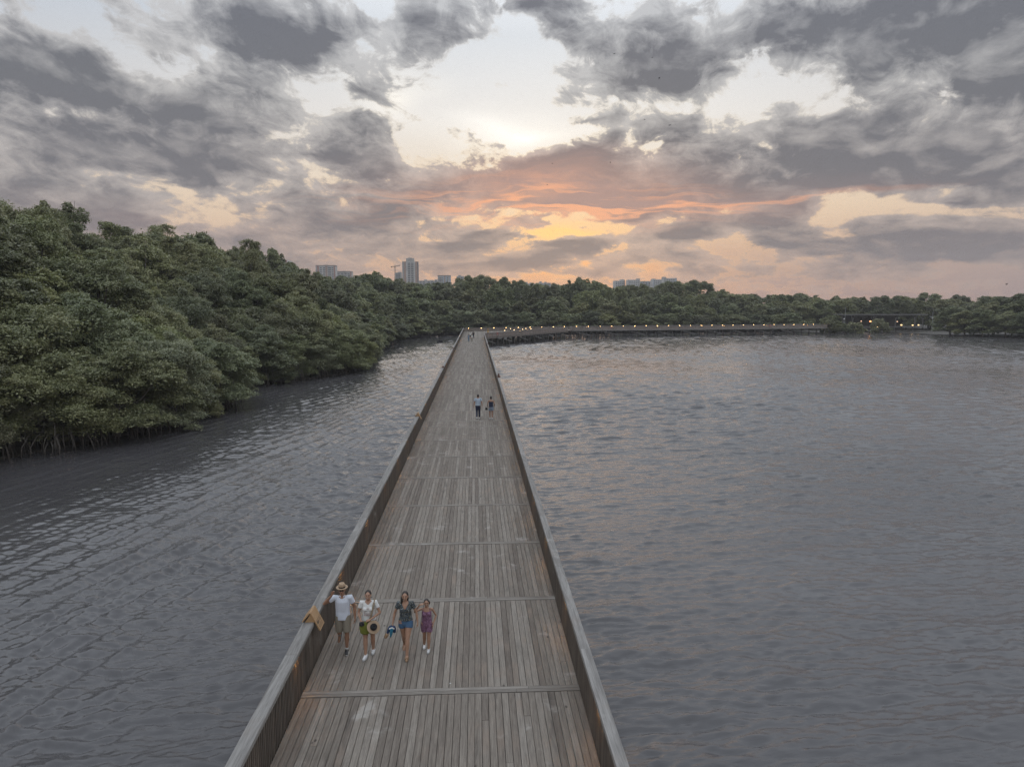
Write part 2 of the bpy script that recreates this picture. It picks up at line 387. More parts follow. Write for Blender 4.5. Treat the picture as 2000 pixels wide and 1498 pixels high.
def make_water():
    nr, na = 1900, 1050
    r = 8.0*(430/8.0)**(np.linspace(0, 1, nr))
    a0, a1 = R(2.93-43), R(2.93+43)
    a = np.linspace(a0, a1, na)
    RR, AA = np.meshgrid(r, a, indexing='ij')
    X = RR*np.sin(AA); Y = RR*np.cos(AA)
    cell = np.maximum(RR*math.log(430/8.0)/nr, RR*(a1-a0)/na)
    Z = water_heights(X, Y, cell)
    edge = smooth01((AA-a0)/.03)*smooth01((a1-AA)/.03)*smooth01((RR-8)/1.5)
    Z = Z*edge
    V = np.stack([X, Y, Z], -1).reshape(-1, 3)
    idx = np.arange(nr*na).reshape(nr, na)
    F = np.stack([idx[:-1,:-1], idx[:-1,1:], idx[1:,1:], idx[1:,:-1]], -1).reshape(-1, 4)[:, ::-1]
    # the rest of the sheet round it, out to the far reaches
    base = len(V); ex = []
    m = 120
    b = np.linspace(a1, a0+2*math.pi, m)
    rr = [8.0, 30, 100, 430]
    for q in rr: ex += [(q*math.sin(t), q*math.cos(t), 0) for t in b]
    V = np.concatenate([V, np.array(ex)])
    f2 = []
    for i in range(len(rr)-1):
        for k in range(m-1):
            f2.append((base+i*m+k, base+i*m+k+1, base+(i+1)*m+k+1, base+(i+1)*m+k))
    b2 = np.linspace(0, 2*math.pi, 161)[:-1]; base2 = len(V)
    ex = [(429.9*math.sin(t), 429.9*math.cos(t), -.003) for t in b2]+[(1480*math.sin(t), 1480*math.cos(t), -.003) for t in b2]+[(8.05*math.sin(t), 8.05*math.cos(t), -.003) for t in b2]
    V = np.concatenate([V, np.array(ex)])
    for k in range(160):
        k2 = (k+1) % 160
        f2.append((base2+k, base2+k2, base2+160+k2, base2+160+k))
    c = len(V); V = np.concatenate([V, np.array([(.02*math.sin(t), .02*math.cos(t), -.003) for t in b2])])
    for k in range(160):
        k2 = (k+1) % 160; f2.append((c+k, c+k2, base2+320+k2, base2+320+k))
    F = np.concatenate([F, np.array(f2)[:, ::-1]])
    me = mesh_np('water', V, F, None, smooth=True)
    return me
mw, t, p = material('estuary_water')
tc = t.new('ShaderNodeNewGeometry').outputs['Position']
px, py, pz = t.sep(tc)
murk = t.noise(tc, .035, 3, .5, .5)
t.put(p.inputs['Base Color'], t.mix(t.mr(murk, .35, .65), (.064, .061, .065, 1), (.083, .079, .083, 1)))
p.inputs['Roughness'].default_value = .05; p.inputs['IOR'].default_value = 1.333; p.inputs['Specular IOR Level'].default_value = 1.0
lm = t.mr(px, -9, -3, 1, 0)
calm = t.mr(px, -26, -12, .40, 1.0)
vr = t.v('MULTIPLY', t.v('ADD', tc, t.v('MULTIPLY', t.comb(py, px, 0), (.12, -.12, 0))), (.30, 1.5, 0)); vl = t.v('MULTIPLY', t.v('ADD', tc, t.v('MULTIPLY', t.comb(py, px, 0), (.27, -.27, 0))), (1.3, .38, 0))
vv = t.new('ShaderNodeMix', data_type='VECTOR'); t.put(vv.inputs[0], t.mr(px, -18, -9, .75, 0)); t.put(vv.inputs[4], vr); t.put(vv.inputs[5], vl); vv = vv.outputs[1]
na_ = t.noise(vv, 3.1, 4, .6, .7); nb_ = t.noise(t.v('ADD', vr, (5.1, 2.7, 0)), 8.5, 4, .62, .6)
rid = t.m('SUBTRACT', 1.0, t.m('ABSOLUTE', t.m('MULTIPLY_ADD', na_, 3.2, -1.6)))
hgt = t.m('ADD', t.m('MULTIPLY', rid, .30), t.m('MULTIPLY', nb_, .36))
pat = t.noise(t.v('MULTIPLY', tc, (.6, 1, 1)), .085, 4, .55, .9)
b = t.new('ShaderNodeBump'); b.inputs['Distance'].default_value = .042
t.put(b.inputs['Strength'], t.m('MULTIPLY', t.mr(pat, .34, .62, .38, 1.0), calm)); t.put(b.inputs['Height'], hgt); t.l.new(b.outputs[0], p.inputs['Normal'])
wm = make_water(); wm.materials.append(mw)
tag(obj('water', wm), kind='structure')

# ------------------------------------------------------------------ boardwalk
DZ = 2.5; XL, XR = -3.86, 2.28; CAPZ = 3.7
bats = [15.0-4.95*k for k in range(8, 0, -1)] + [15.0+4.94*k for k in range(8)] + [52.2]
while bats[-1] < 183: bats.append(bats[-1]+5.04)
YN, YE = bats[0], 190.0
NPL = 42; PW = (XR-XL)/NPL
bw = empty('boardwalk', (-.8, 0, 0), 0, 'long straight weathered timber boardwalk running away over the water', 'boardwalk')
def pl_box(mb, x0, x1, y0, y1, z, th, val):
    e = .006; mb.add([(x0,y0,z-th),(x1,y0,z-th),(x1,y1,z-th),(x0,y1,z-th),(x0,y0,z-e),(x1,y0,z-e),(x1,y1,z-e),(x0,y1,z-e),(x0+e,y0+e,z),(x1-e,y0+e,z),(x1-e,y1-e,z),(x0+e,y1-e,z)],
        [(0,1,5,4),(1,2,6,5),(2,3,7,6),(3,0,4,7),(4,5,9,8),(5,6,10,9),(6,7,11,10),(7,4,8,11),(8,9,10,11)], val)
edges = bats + [YE]
gr = random.Random(3)
for i in range(len(edges)-1):
    y0, y1 = edges[i]+.13, edges[i+1]-.13
    if y1 - y0 < .6: continue
    mb = MB()
    for k in range(NPL):
        x0 = XL+k*PW+.004; x1 = XL+(k+1)*PW-.004
        cuts = [y0, y1]
        if gr.random() < .10: cuts = [y0, gr.uniform(y0+.8, y1-.8), y1]
        for a, c in zip(cuts[:-1], cuts[1:]):
            pl_box(mb, x0+gr.uniform(-.002,.002), x1, a+.004, c-.004, DZ+gr.uniform(-.003,.003), .04, gr.random())
    mb.build('deck_panel', M['deck'], bw, attr='r', loc=(.8, 0, 0))
for y in bats:
    mb = MB()
    for q in (-.06, .06):
        c = gr.uniform(XL+1, XR-1)
        for a, e in ((XL, c-.003), (c+.003, XR)):
            z = DZ+.006+gr.uniform(-.002, .002)
            mb.box(a, e, y+q-.056, y+q+.056, z-.045, z, gr.random())
    mb.build('joint_board', M['joint'], bw, attr='r', loc=(.8, 0, 0))
mb = MB()
for x in (XL-.03, XL+2.0, XR-2.0, XR+.03): mb.box(x-.07, x+.07, YN, YE, DZ-.36, DZ-.06, gr.random())
mb.build('support_beam', M['beam'], bw, attr='r', loc=(.8, 0, 0))
def pile_mesh(h, r=.17):
    mb = MB(); mb.tube([(0,0,-1.2),(0,0,0.3),(0,0,h)], [r*1.06, r, r*.95], 12); return mb.mesh('pile', M['pile'], True)
pm = pile_mesh(DZ-.30)
for y in bats[5::]:
    if len([c for c in bw.children if c.name.startswith('pile')]) > 78: break
    for x in (XL+.6, XR-.6): obj('pile', pm, bw, (x+.8, y, 0))

def poly_len(P): return [math.dist(a, b) for a, b in zip(P[:-1], P[1:])]
def walk(P, step, start=0.0):
    """points every step metres along a polyline, with the direction there"""
    outp = []; pos = start
    for a, b in zip(P[:-1], P[1:]):
        L = math.dist(a, b); d = ((b[0]-a[0])/L, (b[1]-a[1])/L)
        while pos <= L:
            outp.append((a[0]+d[0]*pos, a[1]+d[1]*pos, d)); pos += step
        pos -= L
    return outp
def railing(label, P, inner, group, capw=.26, fine=True, slatmat='slat', light_side=1):
    """P polyline (x, y); inner = +1 when the deck lies to the left of the walking direction"""
    c0 = P[0]
    r = empty('railing', (c0[0], c0[1], DZ), 0, label, 'railing', group)
    loc = (-c0[0], -c0[1], -DZ)
    sl = MB()
    for x, y, d in walk(P, .105 if fine else .15, .05):
        n = (-d[1], d[0])
        w2 = .045 if fine else .085
        sl.bar((x, y, DZ-.20), (x, y, CAPZ-.10), w2, .065, gr.random(), up=(n[0], n[1], 0))
    sl.build('slat_screen', M[slatmat], r, attr='r', loc=loc)
    ra = MB()
    for a, b in zip(P[:-1], P[1:]):
        L = math.dist(a, b); d = ((b[0]-a[0])/L, (b[1]-a[1])/L); n = (-d[1]*inner, d[0]*inner)
        ox, oy = n[0]*-.055, n[1]*-.055
        for z in (DZ+.12, CAPZ-.19): ra.bar((a[0]+ox, a[1]+oy, z), (b[0]+ox, b[1]+oy, z), .04, .09, gr.random())
    ra.build('rail_bar', M[slatmat], r, attr='r', loc=loc)
    # cap boards, one per bay
    for a, b in zip(P[:-1], P[1:]):
        L = math.dist(a, b); d = ((b[0]-a[0])/L, (b[1]-a[1])/L); n = max(1, round(L/4.9))
        for k in range(n):
            s, e = L*k/n+.004, L*(k+1)/n-.004
            mb = MB(); nx = -d[1]; ny = d[0]
            z = CAPZ+gr.uniform(-.004, .004); h = .045; V = []
            prof = [(-.5,-1),(.5,-1),(.5,.7),(.47,1),(-.47,1),(-.5,.7)]
            for q in (s, e):
                for u, v_ in prof: V.append((a[0]+d[0]*q+nx*u*capw, a[1]+d[1]*q+ny*u*capw, z-h+v_*h))
            val = gr.random()
            mb.add(V, [(5,4,3,2,1,0),(6,7,8,9,10,11)]+[(i, (i+1) % 6, 6+(i+1) % 6, 6+i) for i in range(6)], val)
            mb.build('cap_board', M['cap'], r, attr='r', loc=loc)
    return r
# the two long railings
railing('long slatted timber railing on the left side of the straight boardwalk', [(-3.91, YN), (-3.91, 234.2)], -1, 'boardwalk railings')
railing('long slatted timber railing on the right side of the straight boardwalk', [(2.31, YN), (2.31, 190.0)], 1, 'boardwalk railings', capw=.215)
# platform and far walkway
NB = [(2.35, 190.3), (31.4, 240.3)]; FB = [(-3.8, 234.6), (33.0, 253.2)]
NW = [(31.9, 240.9), (33.6, 247.2), (137.5, 272.2)]; FW = [(33.2, 253.4), (136.5, 278.2)]
railing('slatted railing on the near edge of the wide platform, over the piles', NB, 1, 'boardwalk railings', fine=False, slatmat='slat_grey')
railing('slatted railing across the back edge of the wide platform, at the boardwalk end', FB, -1, 'boardwalk railings', fine=False, slatmat='slat_grey')
railing('slatted railing on the water side of the far walkway along the woods', NW, 1, 'boardwalk railings', fine=False, slatmat='slat_grey')
railing('slatted railing on the wooded side of the far walkway, behind the other rail', FW, -1, 'boardwalk railings', fine=False, slatmat='slat_grey')
pf = empty('platform', (10, 228, 0), 0, 'wide wedge shaped timber platform where the boardwalk turns right', 'boardwalk platform')
mb = MB(); x = XL
while x < 33:
    lo = 190.0 if x < XR else 190.0+(x-2.35)*50/29.05+.15
    hi = 234.5+(x+3.8)*18.6/36.8-.1
    if x > 31.3: lo = 240.3+(x-31.3)*3.7
    if hi > lo: pl_box(mb, x, x+.14, lo, hi, DZ+gr.uniform(-.003,.003), .04, gr.random())
    x += .148
mb.build('deck_panel', M['deck'], pf, attr='r', loc=(-10, -228, 0))
mb = MB(); mb.bar((2.4, 190.2, DZ-.25), (31.4, 240.2, DZ-.25), .12, .3, .5); mb.bar((-3.8, 234.7, DZ-.25), (33, 253.3, DZ-.25), .12, .3, .5)
mb.build('edge_beam', M['beam'], pf, attr='r', loc=(-10, -228, 0))
for x, y, d in walk(NB, 3.4, 1.5):
    for k in range(3):
        q = k*4.2+.5
        xx, yy = x-d[1]*q*.9, y+d[0]*q*.9
        if k and (yy > 234.5+(xx+3.8)*.505-1): continue
        obj('pile', pm, pf, (xx-10, yy-228, 0))
def brace(parent, a, b, loc):
    mb = MB(); mb.bar(a, b, .10, .16, gr.random()); mb.build('brace', M['cap'], parent, attr='r', loc=loc)
pts = walk(NB, 10.2, 3.0)
for x, y, d in pts: brace(pf, (x-d[0]*2.4+.25, y-d[1]*2.4-.2, 1.75), (x+d[0]*2.6+.25, y+d[1]*2.6-.2, .75), (-10, -228, 0))
fw = empty('boardwalk', (85, 262, 0), 0, 'far lamp lined timber walkway on piles curving along the wooded shore', 'boardwalk')
mb = MB(); d = (103.9, 25.0); L = math.hypot(*d); d = (d[0]/L, d[1]/L); n = (-d[1], d[0])
for k in range(38):
    q = .05+k*.155
    a = (33.6+n[0]*q, 247.2+n[1]*q); e = (137.5+n[0]*q, 272.2+n[1]*q)
    mb.bar((a[0], a[1], DZ-.02), (e[0], e[1], DZ-.02), .145, .04, gr.random())
mb.build('deck_panel', M['deck'], fw, attr='r', loc=(-85, -262, 0))
mb = MB(); mb.bar((33.6-n[0]*.12, 247.2-n[1]*.12, DZ-.2), (137.5-n[0]*.12, 272.2-n[1]*.12, DZ-.2), .10, .34, .8)
mb.build('edge_beam', M['cap'], fw, attr='r', loc=(-85, -262, 0))
for x, y, dd in walk(NW[1:], 3.5, 1.0):
    for q in (.5, 5.2): obj('pile', pm, fw, (x+n[0]*q-85, y+n[1]*q-262, 0))
for i, (x, y, dd) in enumerate(walk(NW[1:], 10.5, 4.0)):
    brace(fw, (x-dd[0]*2.5+.05, y-dd[1]*2.5-.1, 1.75), (x+dd[0]*2.7+.05, y+dd[1]*2.7-.1, .7), (-85, -262, 0))

# ------------------------------------------------------------------ rail lights
def ordw(n):
    O = ['first','second','third','fourth','fifth','sixth','seventh','eighth','ninth','tenth','eleventh','twelfth','thirteenth','fourteenth','fifteenth','sixteenth','seventeenth','eighteenth','nineteenth','twentieth']
    T = {20:'twenty',30:'thirty',40:'forty',50:'fifty',60:'sixty'}
    if n <= 20: return O[n-1]
    if n % 10 == 0: return {30:'thirtieth',40:'fortieth',50:'fiftieth',60:'sixtieth'}[n]
    return T[n//10*10]+'-'+O[n % 10-1]
mb = MB(); mb.box(-.16, .16, -.016, .016, -.03, .0, 0); lamp_body = mb.mesh('lamp_lens', M['lamp'])
mb = MB(); mb.box(-.16, .16, -.035, .035, -.055, .0, 0); lamp_body_far = mb.mesh('lamp_lens', M['lamp_far'])
mb = MB(); mb.box(-.18, .18, -.019, .019, .0005, .018, 0); mb.box(-.18, -.165, -.018, .018, -.035, .0, 0); mb.box(.165, .18, -.018, .018, -.035, .0, 0); lamp_house = mb.mesh('lamp_housing', M['metal'])
LIP = {}
for sg in (-1, 1):
    mb = MB(); mb.box(-.18, .18, -.019, .019, .0005, .018, 0); mb.box(-.18, -.165, -.018, .018, -.035, .0, 0); mb.box(.165, .18, -.018, .018, -.035, .0, 0); mb.box(-.18, .18, min(sg*.0165, sg*.0215), max(sg*.0165, sg*.0215), -.062, .0, 0); LIP[sg] = mb.mesh('lamp_housing', M['metal'])  # unseen inner lip added to keep lamp light off the deck
def rail_light(x, y, d, z, label, group, far=False, lip=0):
    e = empty('rail_light', (x, y, z), math.atan2(d[1], d[0]), label, 'rail light', group)
    obj('lamp_housing', LIP[lip] if lip else lamp_house, e); obj('lamp_lens', lamp_body_far if far else lamp_body, e)
    return e
lz = CAPZ-.110
k = 0
for y in [9.6+5.0*i for i in range(0, 37)]:
    k += 1; rail_light(-3.852, y, (0, 1), lz, 'warm light under the left handrail of the straight boardwalk, %s from the viewer' % ordw(k), 'lights under the left handrail', lip=-1)
k = 0
for y in [12.4+5.0*i for i in range(0, 36)]:
    k += 1; rail_light(2.252, y, (0, 1), lz, 'warm light under the right handrail of the straight boardwalk, %s from the viewer' % ordw(k), 'lights under the right handrail', lip=1)
k = 0
for x, y, d in walk(FB, 4.75, 1.6):
    k += 1; rail_light(x+d[1]*.1, y-d[0]*.1, d, lz, 'bright light on the back rail of the platform, %s from its left corner' % ordw(k), 'lights on the back rail of the platform', True)
k = 0
for x, y, d in walk(NB, 4.6, 3.0):
    k += 1; rail_light(x-d[1]*.09, y+d[0]*.09, d, lz, 'dim light behind the slats of the near platform rail, %s from the boardwalk corner' % ordw(k), 'lights on the near rail of the platform')
k = 0
for x, y, d in walk(FW, 4.6, 3.0):
    k += 1; rail_light(x+d[1]*.1, y-d[0]*.1, d, lz, 'small bright light along the far walkway back rail, %s after the platform' % ordw(k), 'lights on the back rail of the far walkway', True)
k = 0
for x, y, d in walk(NW[1:], 9.2, 5.5):
    k += 1; rail_light(x-d[1]*.09, y+d[0]*.09, d, lz, 'faint light behind the far walkway front slats, %s after the platform' % ordw(k), 'lights on the front rail of the far walkway')

# ------------------------------------------------------------------ ground under the woods
SH = [(-60,22),(-46,34),(-38,44),(-34.5,52),(-31,58.5),(-28.4,66),(-27.6,79),(-34,90),(-31.5,101),(-25.5,107.5),(-21.5,117),(-19.8,128),(-22.5,136),(-25,157),(-26,198),(-24.4,236),(-14,260.5),(-5.5,269),(33,270.5),(75,283),(134,294)]
SHR = [(134,294),(140,283),(150,284),(163,285.5),(174,274),(174,258),(178,240),(184,224),(192,200),(205,170),(230,140)]
mg, t, p = material('estuary_mud')
n = t.noise(t.new('ShaderNodeNewGeometry').outputs['Position'], .8, 5, .6)
t.put(p.inputs['Base Color'], t.mix(n, (.035, .03, .025, 1), (.075, .065, .05, 1))); p.inputs['Roughness'].default_value = .7
mb = MB()
from mathutils.geometry import tessellate_polygon
loop = [(-60,22),(-1450,22)]+[(-1450,1500),(1450,1500),(1450,140)]+list(reversed(SH+SHR[1:]))[:-1]
P3 = [Vector((x, y, .14)) for x, y in loop]
tris = tessellate_polygon([P3])
mb.add(P3, [tuple(q) for q in tris])
# a shelving bank where the sheet meets the water
n = len(SH+SHR[1:]); line = SH+SHR[1:]
V = [(x, y, .14) for x, y in line]+[(x+.6, y-.4, -.5) for x, y in line]
mb.add(V, [(i, i+1, n+i+1, n+i) for i in range(n-1)])
g = mb.build('ground', mg)
bm = bmesh.new(); bm.from_mesh(g.data); bmesh.ops.recalc_face_normals(bm, faces=bm.faces); 
for f in bm.faces:
    if f.normal.z < 0: f.normal_flip()
bm.to_mesh(g.data); bm.free()
tag(g, kind='structure')

# ------------------------------------------------------------------ mangroves
def leaf_mat(name, ca, cb, cc):
    m, t, p = material(name)
    at = t.new('ShaderNodeAttribute', attribute_name='r').outputs['Fac']
    oi = t.new('ShaderNodeObjectInfo').outputs['Random']
    c = t.ramp(at, [(0, ca), (.55, cb), (.93, cc), (.97, (.20,.19,.05))])
    h = t.new('ShaderNodeHueSaturation'); t.put(h.inputs['Color'], c)
    t.put(h.inputs['Hue'], t.m('MULTIPLY_ADD', oi, .035, .468)); t.put(h.inputs['Value'], t.m('MULTIPLY_ADD', t.m('FRACT', t.m('MULTIPLY', oi, 7.31)), .55, .74)); t.put(h.inputs['Saturation'], t.m('MULTIPLY_ADD', t.m('FRACT', t.m('MULTIPLY', oi, 3.7)), .25, .66))
    t.put(p.inputs['Base Color'], h.outputs[0]); p.inputs['Roughness'].default_value = .42; p.inputs['Specular IOR Level'].default_value = .45
    tr = t.new('ShaderNodeBsdfTranslucent'); t.put(tr.inputs[0], t.mix(.5, h.outputs[0], (.20,.24,.06,1)))
    mx = t.new('ShaderNodeMixShader'); mx.inputs[0].default_value = .28
    t.l.new(p.outputs[0], mx.inputs[1]); t.l.new(tr.outputs[0], mx.inputs[2])
    t.l.new(mx.outputs[0], t.n['Material Output'].inputs[0])
    return m
M['leaf'] = leaf_mat('mangrove_leaves', (.134,.158,.062), (.232,.252,.100), (.37,.375,.170))
M['leaf2'] = leaf_mat('bluish_mangrove_leaves', (.124,.152,.070), (.208,.234,.106), (.33,.345,.175))
M['root'] = wood_mat('dark_wet_roots', (.035,.030,.026), (.06,.052,.045), (.09,.08,.07), axis='Z', knots=False)
M['bark'] = wood_mat('grey_mangrove_bark', (.10,.09,.08), (.14,.125,.11), (.17,.155,.14), axis='Z', knots=False)
def leaves_np(C, Rr, per, leaf, g, squash=.74):
    """leaf quads through the outer half of every clump; returns vertices and the clump of each leaf"""
    n = len(C); cnt = np.maximum(8, (per*(Rr/Rr.mean())**1.8).astype(int))
    who = np.repeat(np.arange(n), cnt); N = len(who)
    c = C[who]; rr = Rr[who]
    an = g.uniform(.72, 1.35, (n, 3))[who]*np.array([1, 1, squash])
    d = g.normal(size=(N, 3)); d /= np.linalg.norm(d, axis=1, keepdims=True)
    d[:, 2] = np.where(d[:, 2] < -.3, -d[:, 2], d[:, 2])
    ph = g.uniform(0, 6, (n, 3))[who]
    rad = rr*(g.uniform(.25, 1.0, N)**.45)*(1+.22*np.sin(d[:,0]*4+ph[:,0])*np.sin(d[:,1]*5+ph[:,1])+.15*np.sin(d[:,2]*6+ph[:,2]))
    pos = c+d*rad[:, None]*an+g.normal(size=d.shape)*rr[:, None]*.10
    nrm = d*.5+np.array([0, 0, .8])+g.normal(size=d.shape)*.55
    nrm /= np.linalg.norm(nrm, axis=1, keepdims=True)
    a = g.normal(size=d.shape); a -= nrm*(a*nrm).sum(1, keepdims=True); a /= np.linalg.norm(a, axis=1, keepdims=True)
    b = np.cross(nrm, a)
    L = (leaf*g.uniform(.6, 1.3, N))[:, None]
    tip = pos+a*L*.5-nrm*L*.10; tail = pos-a*L*.5-nrm*L*.06; l = pos+b*L*.27; r = pos-b*L*.27
    return np.stack([tail, r, tip, l], 1).reshape(-1, 3), who
def crown_mesh(name, Rx, H, nb, nclump, per, leaf, seed, mat, low=.12):
    """an uneven domed crown: boughs -> clumps -> leaves"""
    g = np.random.default_rng(seed)
    # boughs: big lobes on the dome
    B = []
    for i in range(nb):
        ph = 2.399*i+g.uniform(-.4, .4); h = (i+.5)/nb
        z = low+(1-low)*h; rr = math.sqrt(max(0.02, 1-((z-.30)/.74)**2))*g.uniform(.55, .88)
        B.append((Rx*rr*math.cos(ph), Rx*rr*math.sin(ph), H*z*g.uniform(.86, 1.04), Rx*g.uniform(.26, .44)))
    B.append((0, 0, H*.55, Rx*.55))
    C = []; CR = []
    for k in range(nclump):
        b = B[g.integers(len(B))]
        d = g.normal(size=3); d /= np.linalg.norm(d); d[2] = abs(d[2])*1.0-.25
        q = np.array(b[:3])+d*b[3]*g.uniform(.7, 1.12)
        if q[2] < H*low*.6: q[2] = H*low*.6+g.uniform(0, .5)
        C.append(q); CR.append(Rx*g.uniform(.09, .20))
    for k in range(nb):                                   # sprays that break the outline
        b = B[g.integers(len(B)-1)]; o = np.array([b[0], b[1], (b[2]-H*.4)*.9+.3*Rx]); o /= np.linalg.norm(o)
        for s in range(5):
            j = g.normal(size=3)*.35; C.append(np.array(b[:3])+(o+j)/np.linalg.norm(o+j)*b[3]*g.uniform(.85, 1.12)); CR.append(Rx*g.uniform(.05, .11))
    C = np.array(C); CR = np.array(CR)
    V, who = leaves_np(C, CR, per, leaf, g)
    # fill inside the boughs so the crown is dense, not a shell
    Bc = np.array([b[:3] for b in B]); Br = np.array([b[3]*.9 for b in B])
    V = np.concatenate([V, leaves_np(Bc, Br, int(per*nclump*.2/len(B)), leaf*1.5, g)[0]])
    F = np.arange(len(V)).reshape(-1, 4)
    me = mesh_np(name, V, F, mat, False)
    # tone per clump plus per leaf
    tone = g.uniform(0, 1, len(C))[who]*.55
    tone = np.concatenate([tone, np.full(len(F)-len(tone), .2)])
    tone = np.clip(tone+g.uniform(0, .42, len(F))+(g.uniform(0, 1, len(F)) > .975)*.5, 0, 1)
    a = me.attributes.new('r', 'FLOAT', 'FACE'); a.data.foreach_set('value', tone.astype(np.float32))
    return me, B
def trunk_mesh(name, B, H, rad, seed, straight=.45):
    g = random.Random(seed); mb = MB()
    top = Vector((g.uniform(-.3, .3), g.uniform(-.3, .3), H*straight))
    mid = Vector((g.uniform(-.25, .25), g.uniform(-.25, .25), H*straight*.5))
    mb.tube([(0, 0, -.3), (0, 0, .3), mid, top, top+Vector((0, 0, H*.25))], [rad*1.25, rad, rad*.85, rad*.65, rad*.3], 9, .5)
    for b in B:
        e = Vector(b[:3]); s = mid.lerp(top, g.uniform(.2, 1.0))
        c = s.lerp(e, .5)+Vector((g.uniform(-.4, .4), g.uniform(-.4, .4), g.uniform(-.5, .1)))
        mb.tube([s, c, e, e+(e-c)*.45], [rad*.45, rad*.30, rad*.16, rad*.06], 6, g.random())
    return mb.mesh(name, M['bark'], True, 'r')
def root_mesh(seed, n=64, reach=4.2):
    g = random.Random(seed); mb = MB()
    for i in range(n):
        a = g.uniform(0, 6.283); r0 = g.uniform(.1, .5)*reach; r1 = r0+g.uniform(.15, .5)*reach; h = g.uniform(1.2, 3.4)
        c, s = math.cos(a), math.sin(a); j = g.uniform(-.9, .9)
        if i % 3 == 0:    # hanging aerial root
            mb.tube([(c*r1, s*r1, h+1.2), (c*r1+j*.3, s*r1, h*.5), (c*r1+j*.3, s*r1+j*.2, -.4)], [.035, .03, .025], 5, g.random())
        else:
            mb.tube([(c*r0, s*r0, h), (c*(r0*.45+r1*.55), s*(r0*.45+r1*.55)+j, h*.86), (c*r1*.95+j*.2, s*r1*.95+j, h*.4), (c*r1, s*r1+j, -.5)], [.07, .06, .05, .045], 6, g.random())
    return mb.mesh('prop_roots', M['root'], True, 'r')
NEAR = []
for i in range(4):
    cm, B = crown_mesh('crown', 5.0, 8.6, 17, 200, 360, .175, 100+i, M['leaf' if i % 2 else 'leaf2'], low=.10)
    NEAR.append((cm, trunk_mesh('trunk', B, 8.6, .26, i, .38), root_mesh(i)))
TALL = []
for i in range(5):
    cm, B = crown_mesh('crown', 5.2, 15.0, 17, 180, 300, .215, 200+i, M['leaf2' if i % 2 else 'leaf'], low=.42)
    TALL.append((cm, trunk_mesh('trunk', B, 15.0, .34, 20+i, .5), None))
FARC = []
for i in range(4):
    cm, B = crown_mesh('crown', 5.4, 12.0, 17, 150, 180, .38, 300+i, M['leaf2' if i % 2 else 'leaf'], low=.16)
    FARC.append((cm, trunk_mesh('trunk', B, 12.0, .3, 40+i, .45), None))
BUSH = []
for i in range(2):
    cm, B = crown_mesh('crown', 4.6, 5.0, 13, 90, 80, .6, 400+i, M['leaf'], low=.04)
    BUSH.append((cm, trunk_mesh('trunk', B, 5.0, .16, 60+i, .3), None))
tg = random.Random(21)
def tree(x, y, proto, sx, sz, label, group, roots=False, name='mangrove_tree', cat='tree'):
    e = empty(name, (x, y, .05), tg.uniform(0, 6.283), label, cat, group)
    e.scale = (sx, sx*tg.uniform(.92, 1.08), sz)
    cm, tm, rm = proto
    obj('crown', cm, e); obj('trunk', tm, e)
    if roots and rm is not None: obj('prop_roots', rm, e)
    return e
def pxy(p):
    q = np.array(p, float)-CAM; z = q@_F
    return CX+F_PX*(q@_R)/max(z, .1), CY-F_PX*(q@_U)/max(z, .1), z
def offset_line(P, d, side):
    outp = []
    for i, a in enumerate(P):
        b0 = P[max(i-1, 0)]; b1 = P[min(i+1, len(P)-1)]
        L = math.dist(b0, b1); n = (-(b1[1]-b0[1])/L*side, (b1[0]-b0[0])/L*side)
        outp.append((a[0]+n[0]*d, a[1]+n[1]*d))
    return outp
ROWN = ['at the water edge', 'in the second row', 'in the third row', 'in the fourth row', 'in the fifth row', 'in the sixth row', 'on the skyline']
count = 0
# height of the tree line surveyed along the horizon (bearing pixel -> top)
SKX = [-300,0,60,130,200,240,320,380,420,480,530,570,610,660,700,740,790,840,900,960,1000,1050,1100,1150,1200,1300,1360,1400,1500,1600,1700,1800,1900,2000,2300]
SKY = [385,408,420,432,452,470,468,478,505,492,505,523,543,553,550,533,553,562,546,553,560,563,552,552,560,564,560,570,576,584,583,583,579,579,579]
def bank(P, rows, protos_by_row, heights, steps, where, counted, group, side=1, cmax=320, rootrows=0, hmod=None, jit=1.2, tallname='mangrove'):
    global count
    for j, d in enumerate(rows):
        line = offset_line(P, d, side); k = 0
        for x, y, dd in walk(line, steps[j], tg.uniform(0, steps[j]*.6)):
            x += tg.uniform(-jit, jit); y += tg.uniform(-jit, jit)
            u, v, z = pxy((x, y, heights[j]))
            if z < 5 or u < -260*60/max(z, 30) or u > 2000+260*60/max(z, 30): continue
            if 1625 < u < 1832 and y < 299: continue
            h = heights[j]*tg.uniform(.86, 1.12)
            if hmod: h *= hmod(x, y)
            sy = float(np.interp(pxy((x, y, 2))[0], SKX, SKY)); h = min(h, (11+(597-sy)/F_PX*z)*tg.uniform(.94, 1.02))
            pr, baseH, baseR = protos_by_row[j]
            sx = tg.uniform(.88, 1.22)*baseR*(1.22 if j == len(rows)-1 and z > 140 else 1.0)
            k += 1; count += 1
            pos = 'skyline' if j == len(rows)-1 else ROWN[j]
            pos = 'on the skyline' if j == len(rows)-1 else ROWN[j]
            tree(x, y, tg.choice(pr), sx, h/baseH, '%s %s %s, %s %s' % (tallname, pos, where, ordw(k), counted), group, j < rootrows)
def hm_near(x, y): return 1.0
bank(SH[:14], [1.2, 6.5, 12.5, 19.5, 28, 38], [(NEAR, 8.6, .92), (NEAR, 8.6, 1.08), (TALL, 15., 1.0), (TALL, 15., 1.1), (TALL, 15., 1.15), (TALL, 15., 1.2)],
     [6.6, 10.0, 14.5, 18, 22, 26], [4.9, 6.4, 7.2, 7.8, 8.2, 7.4], 'of the near left bank', 'from the left', 'mangroves along the near left bank', rootrows=1)
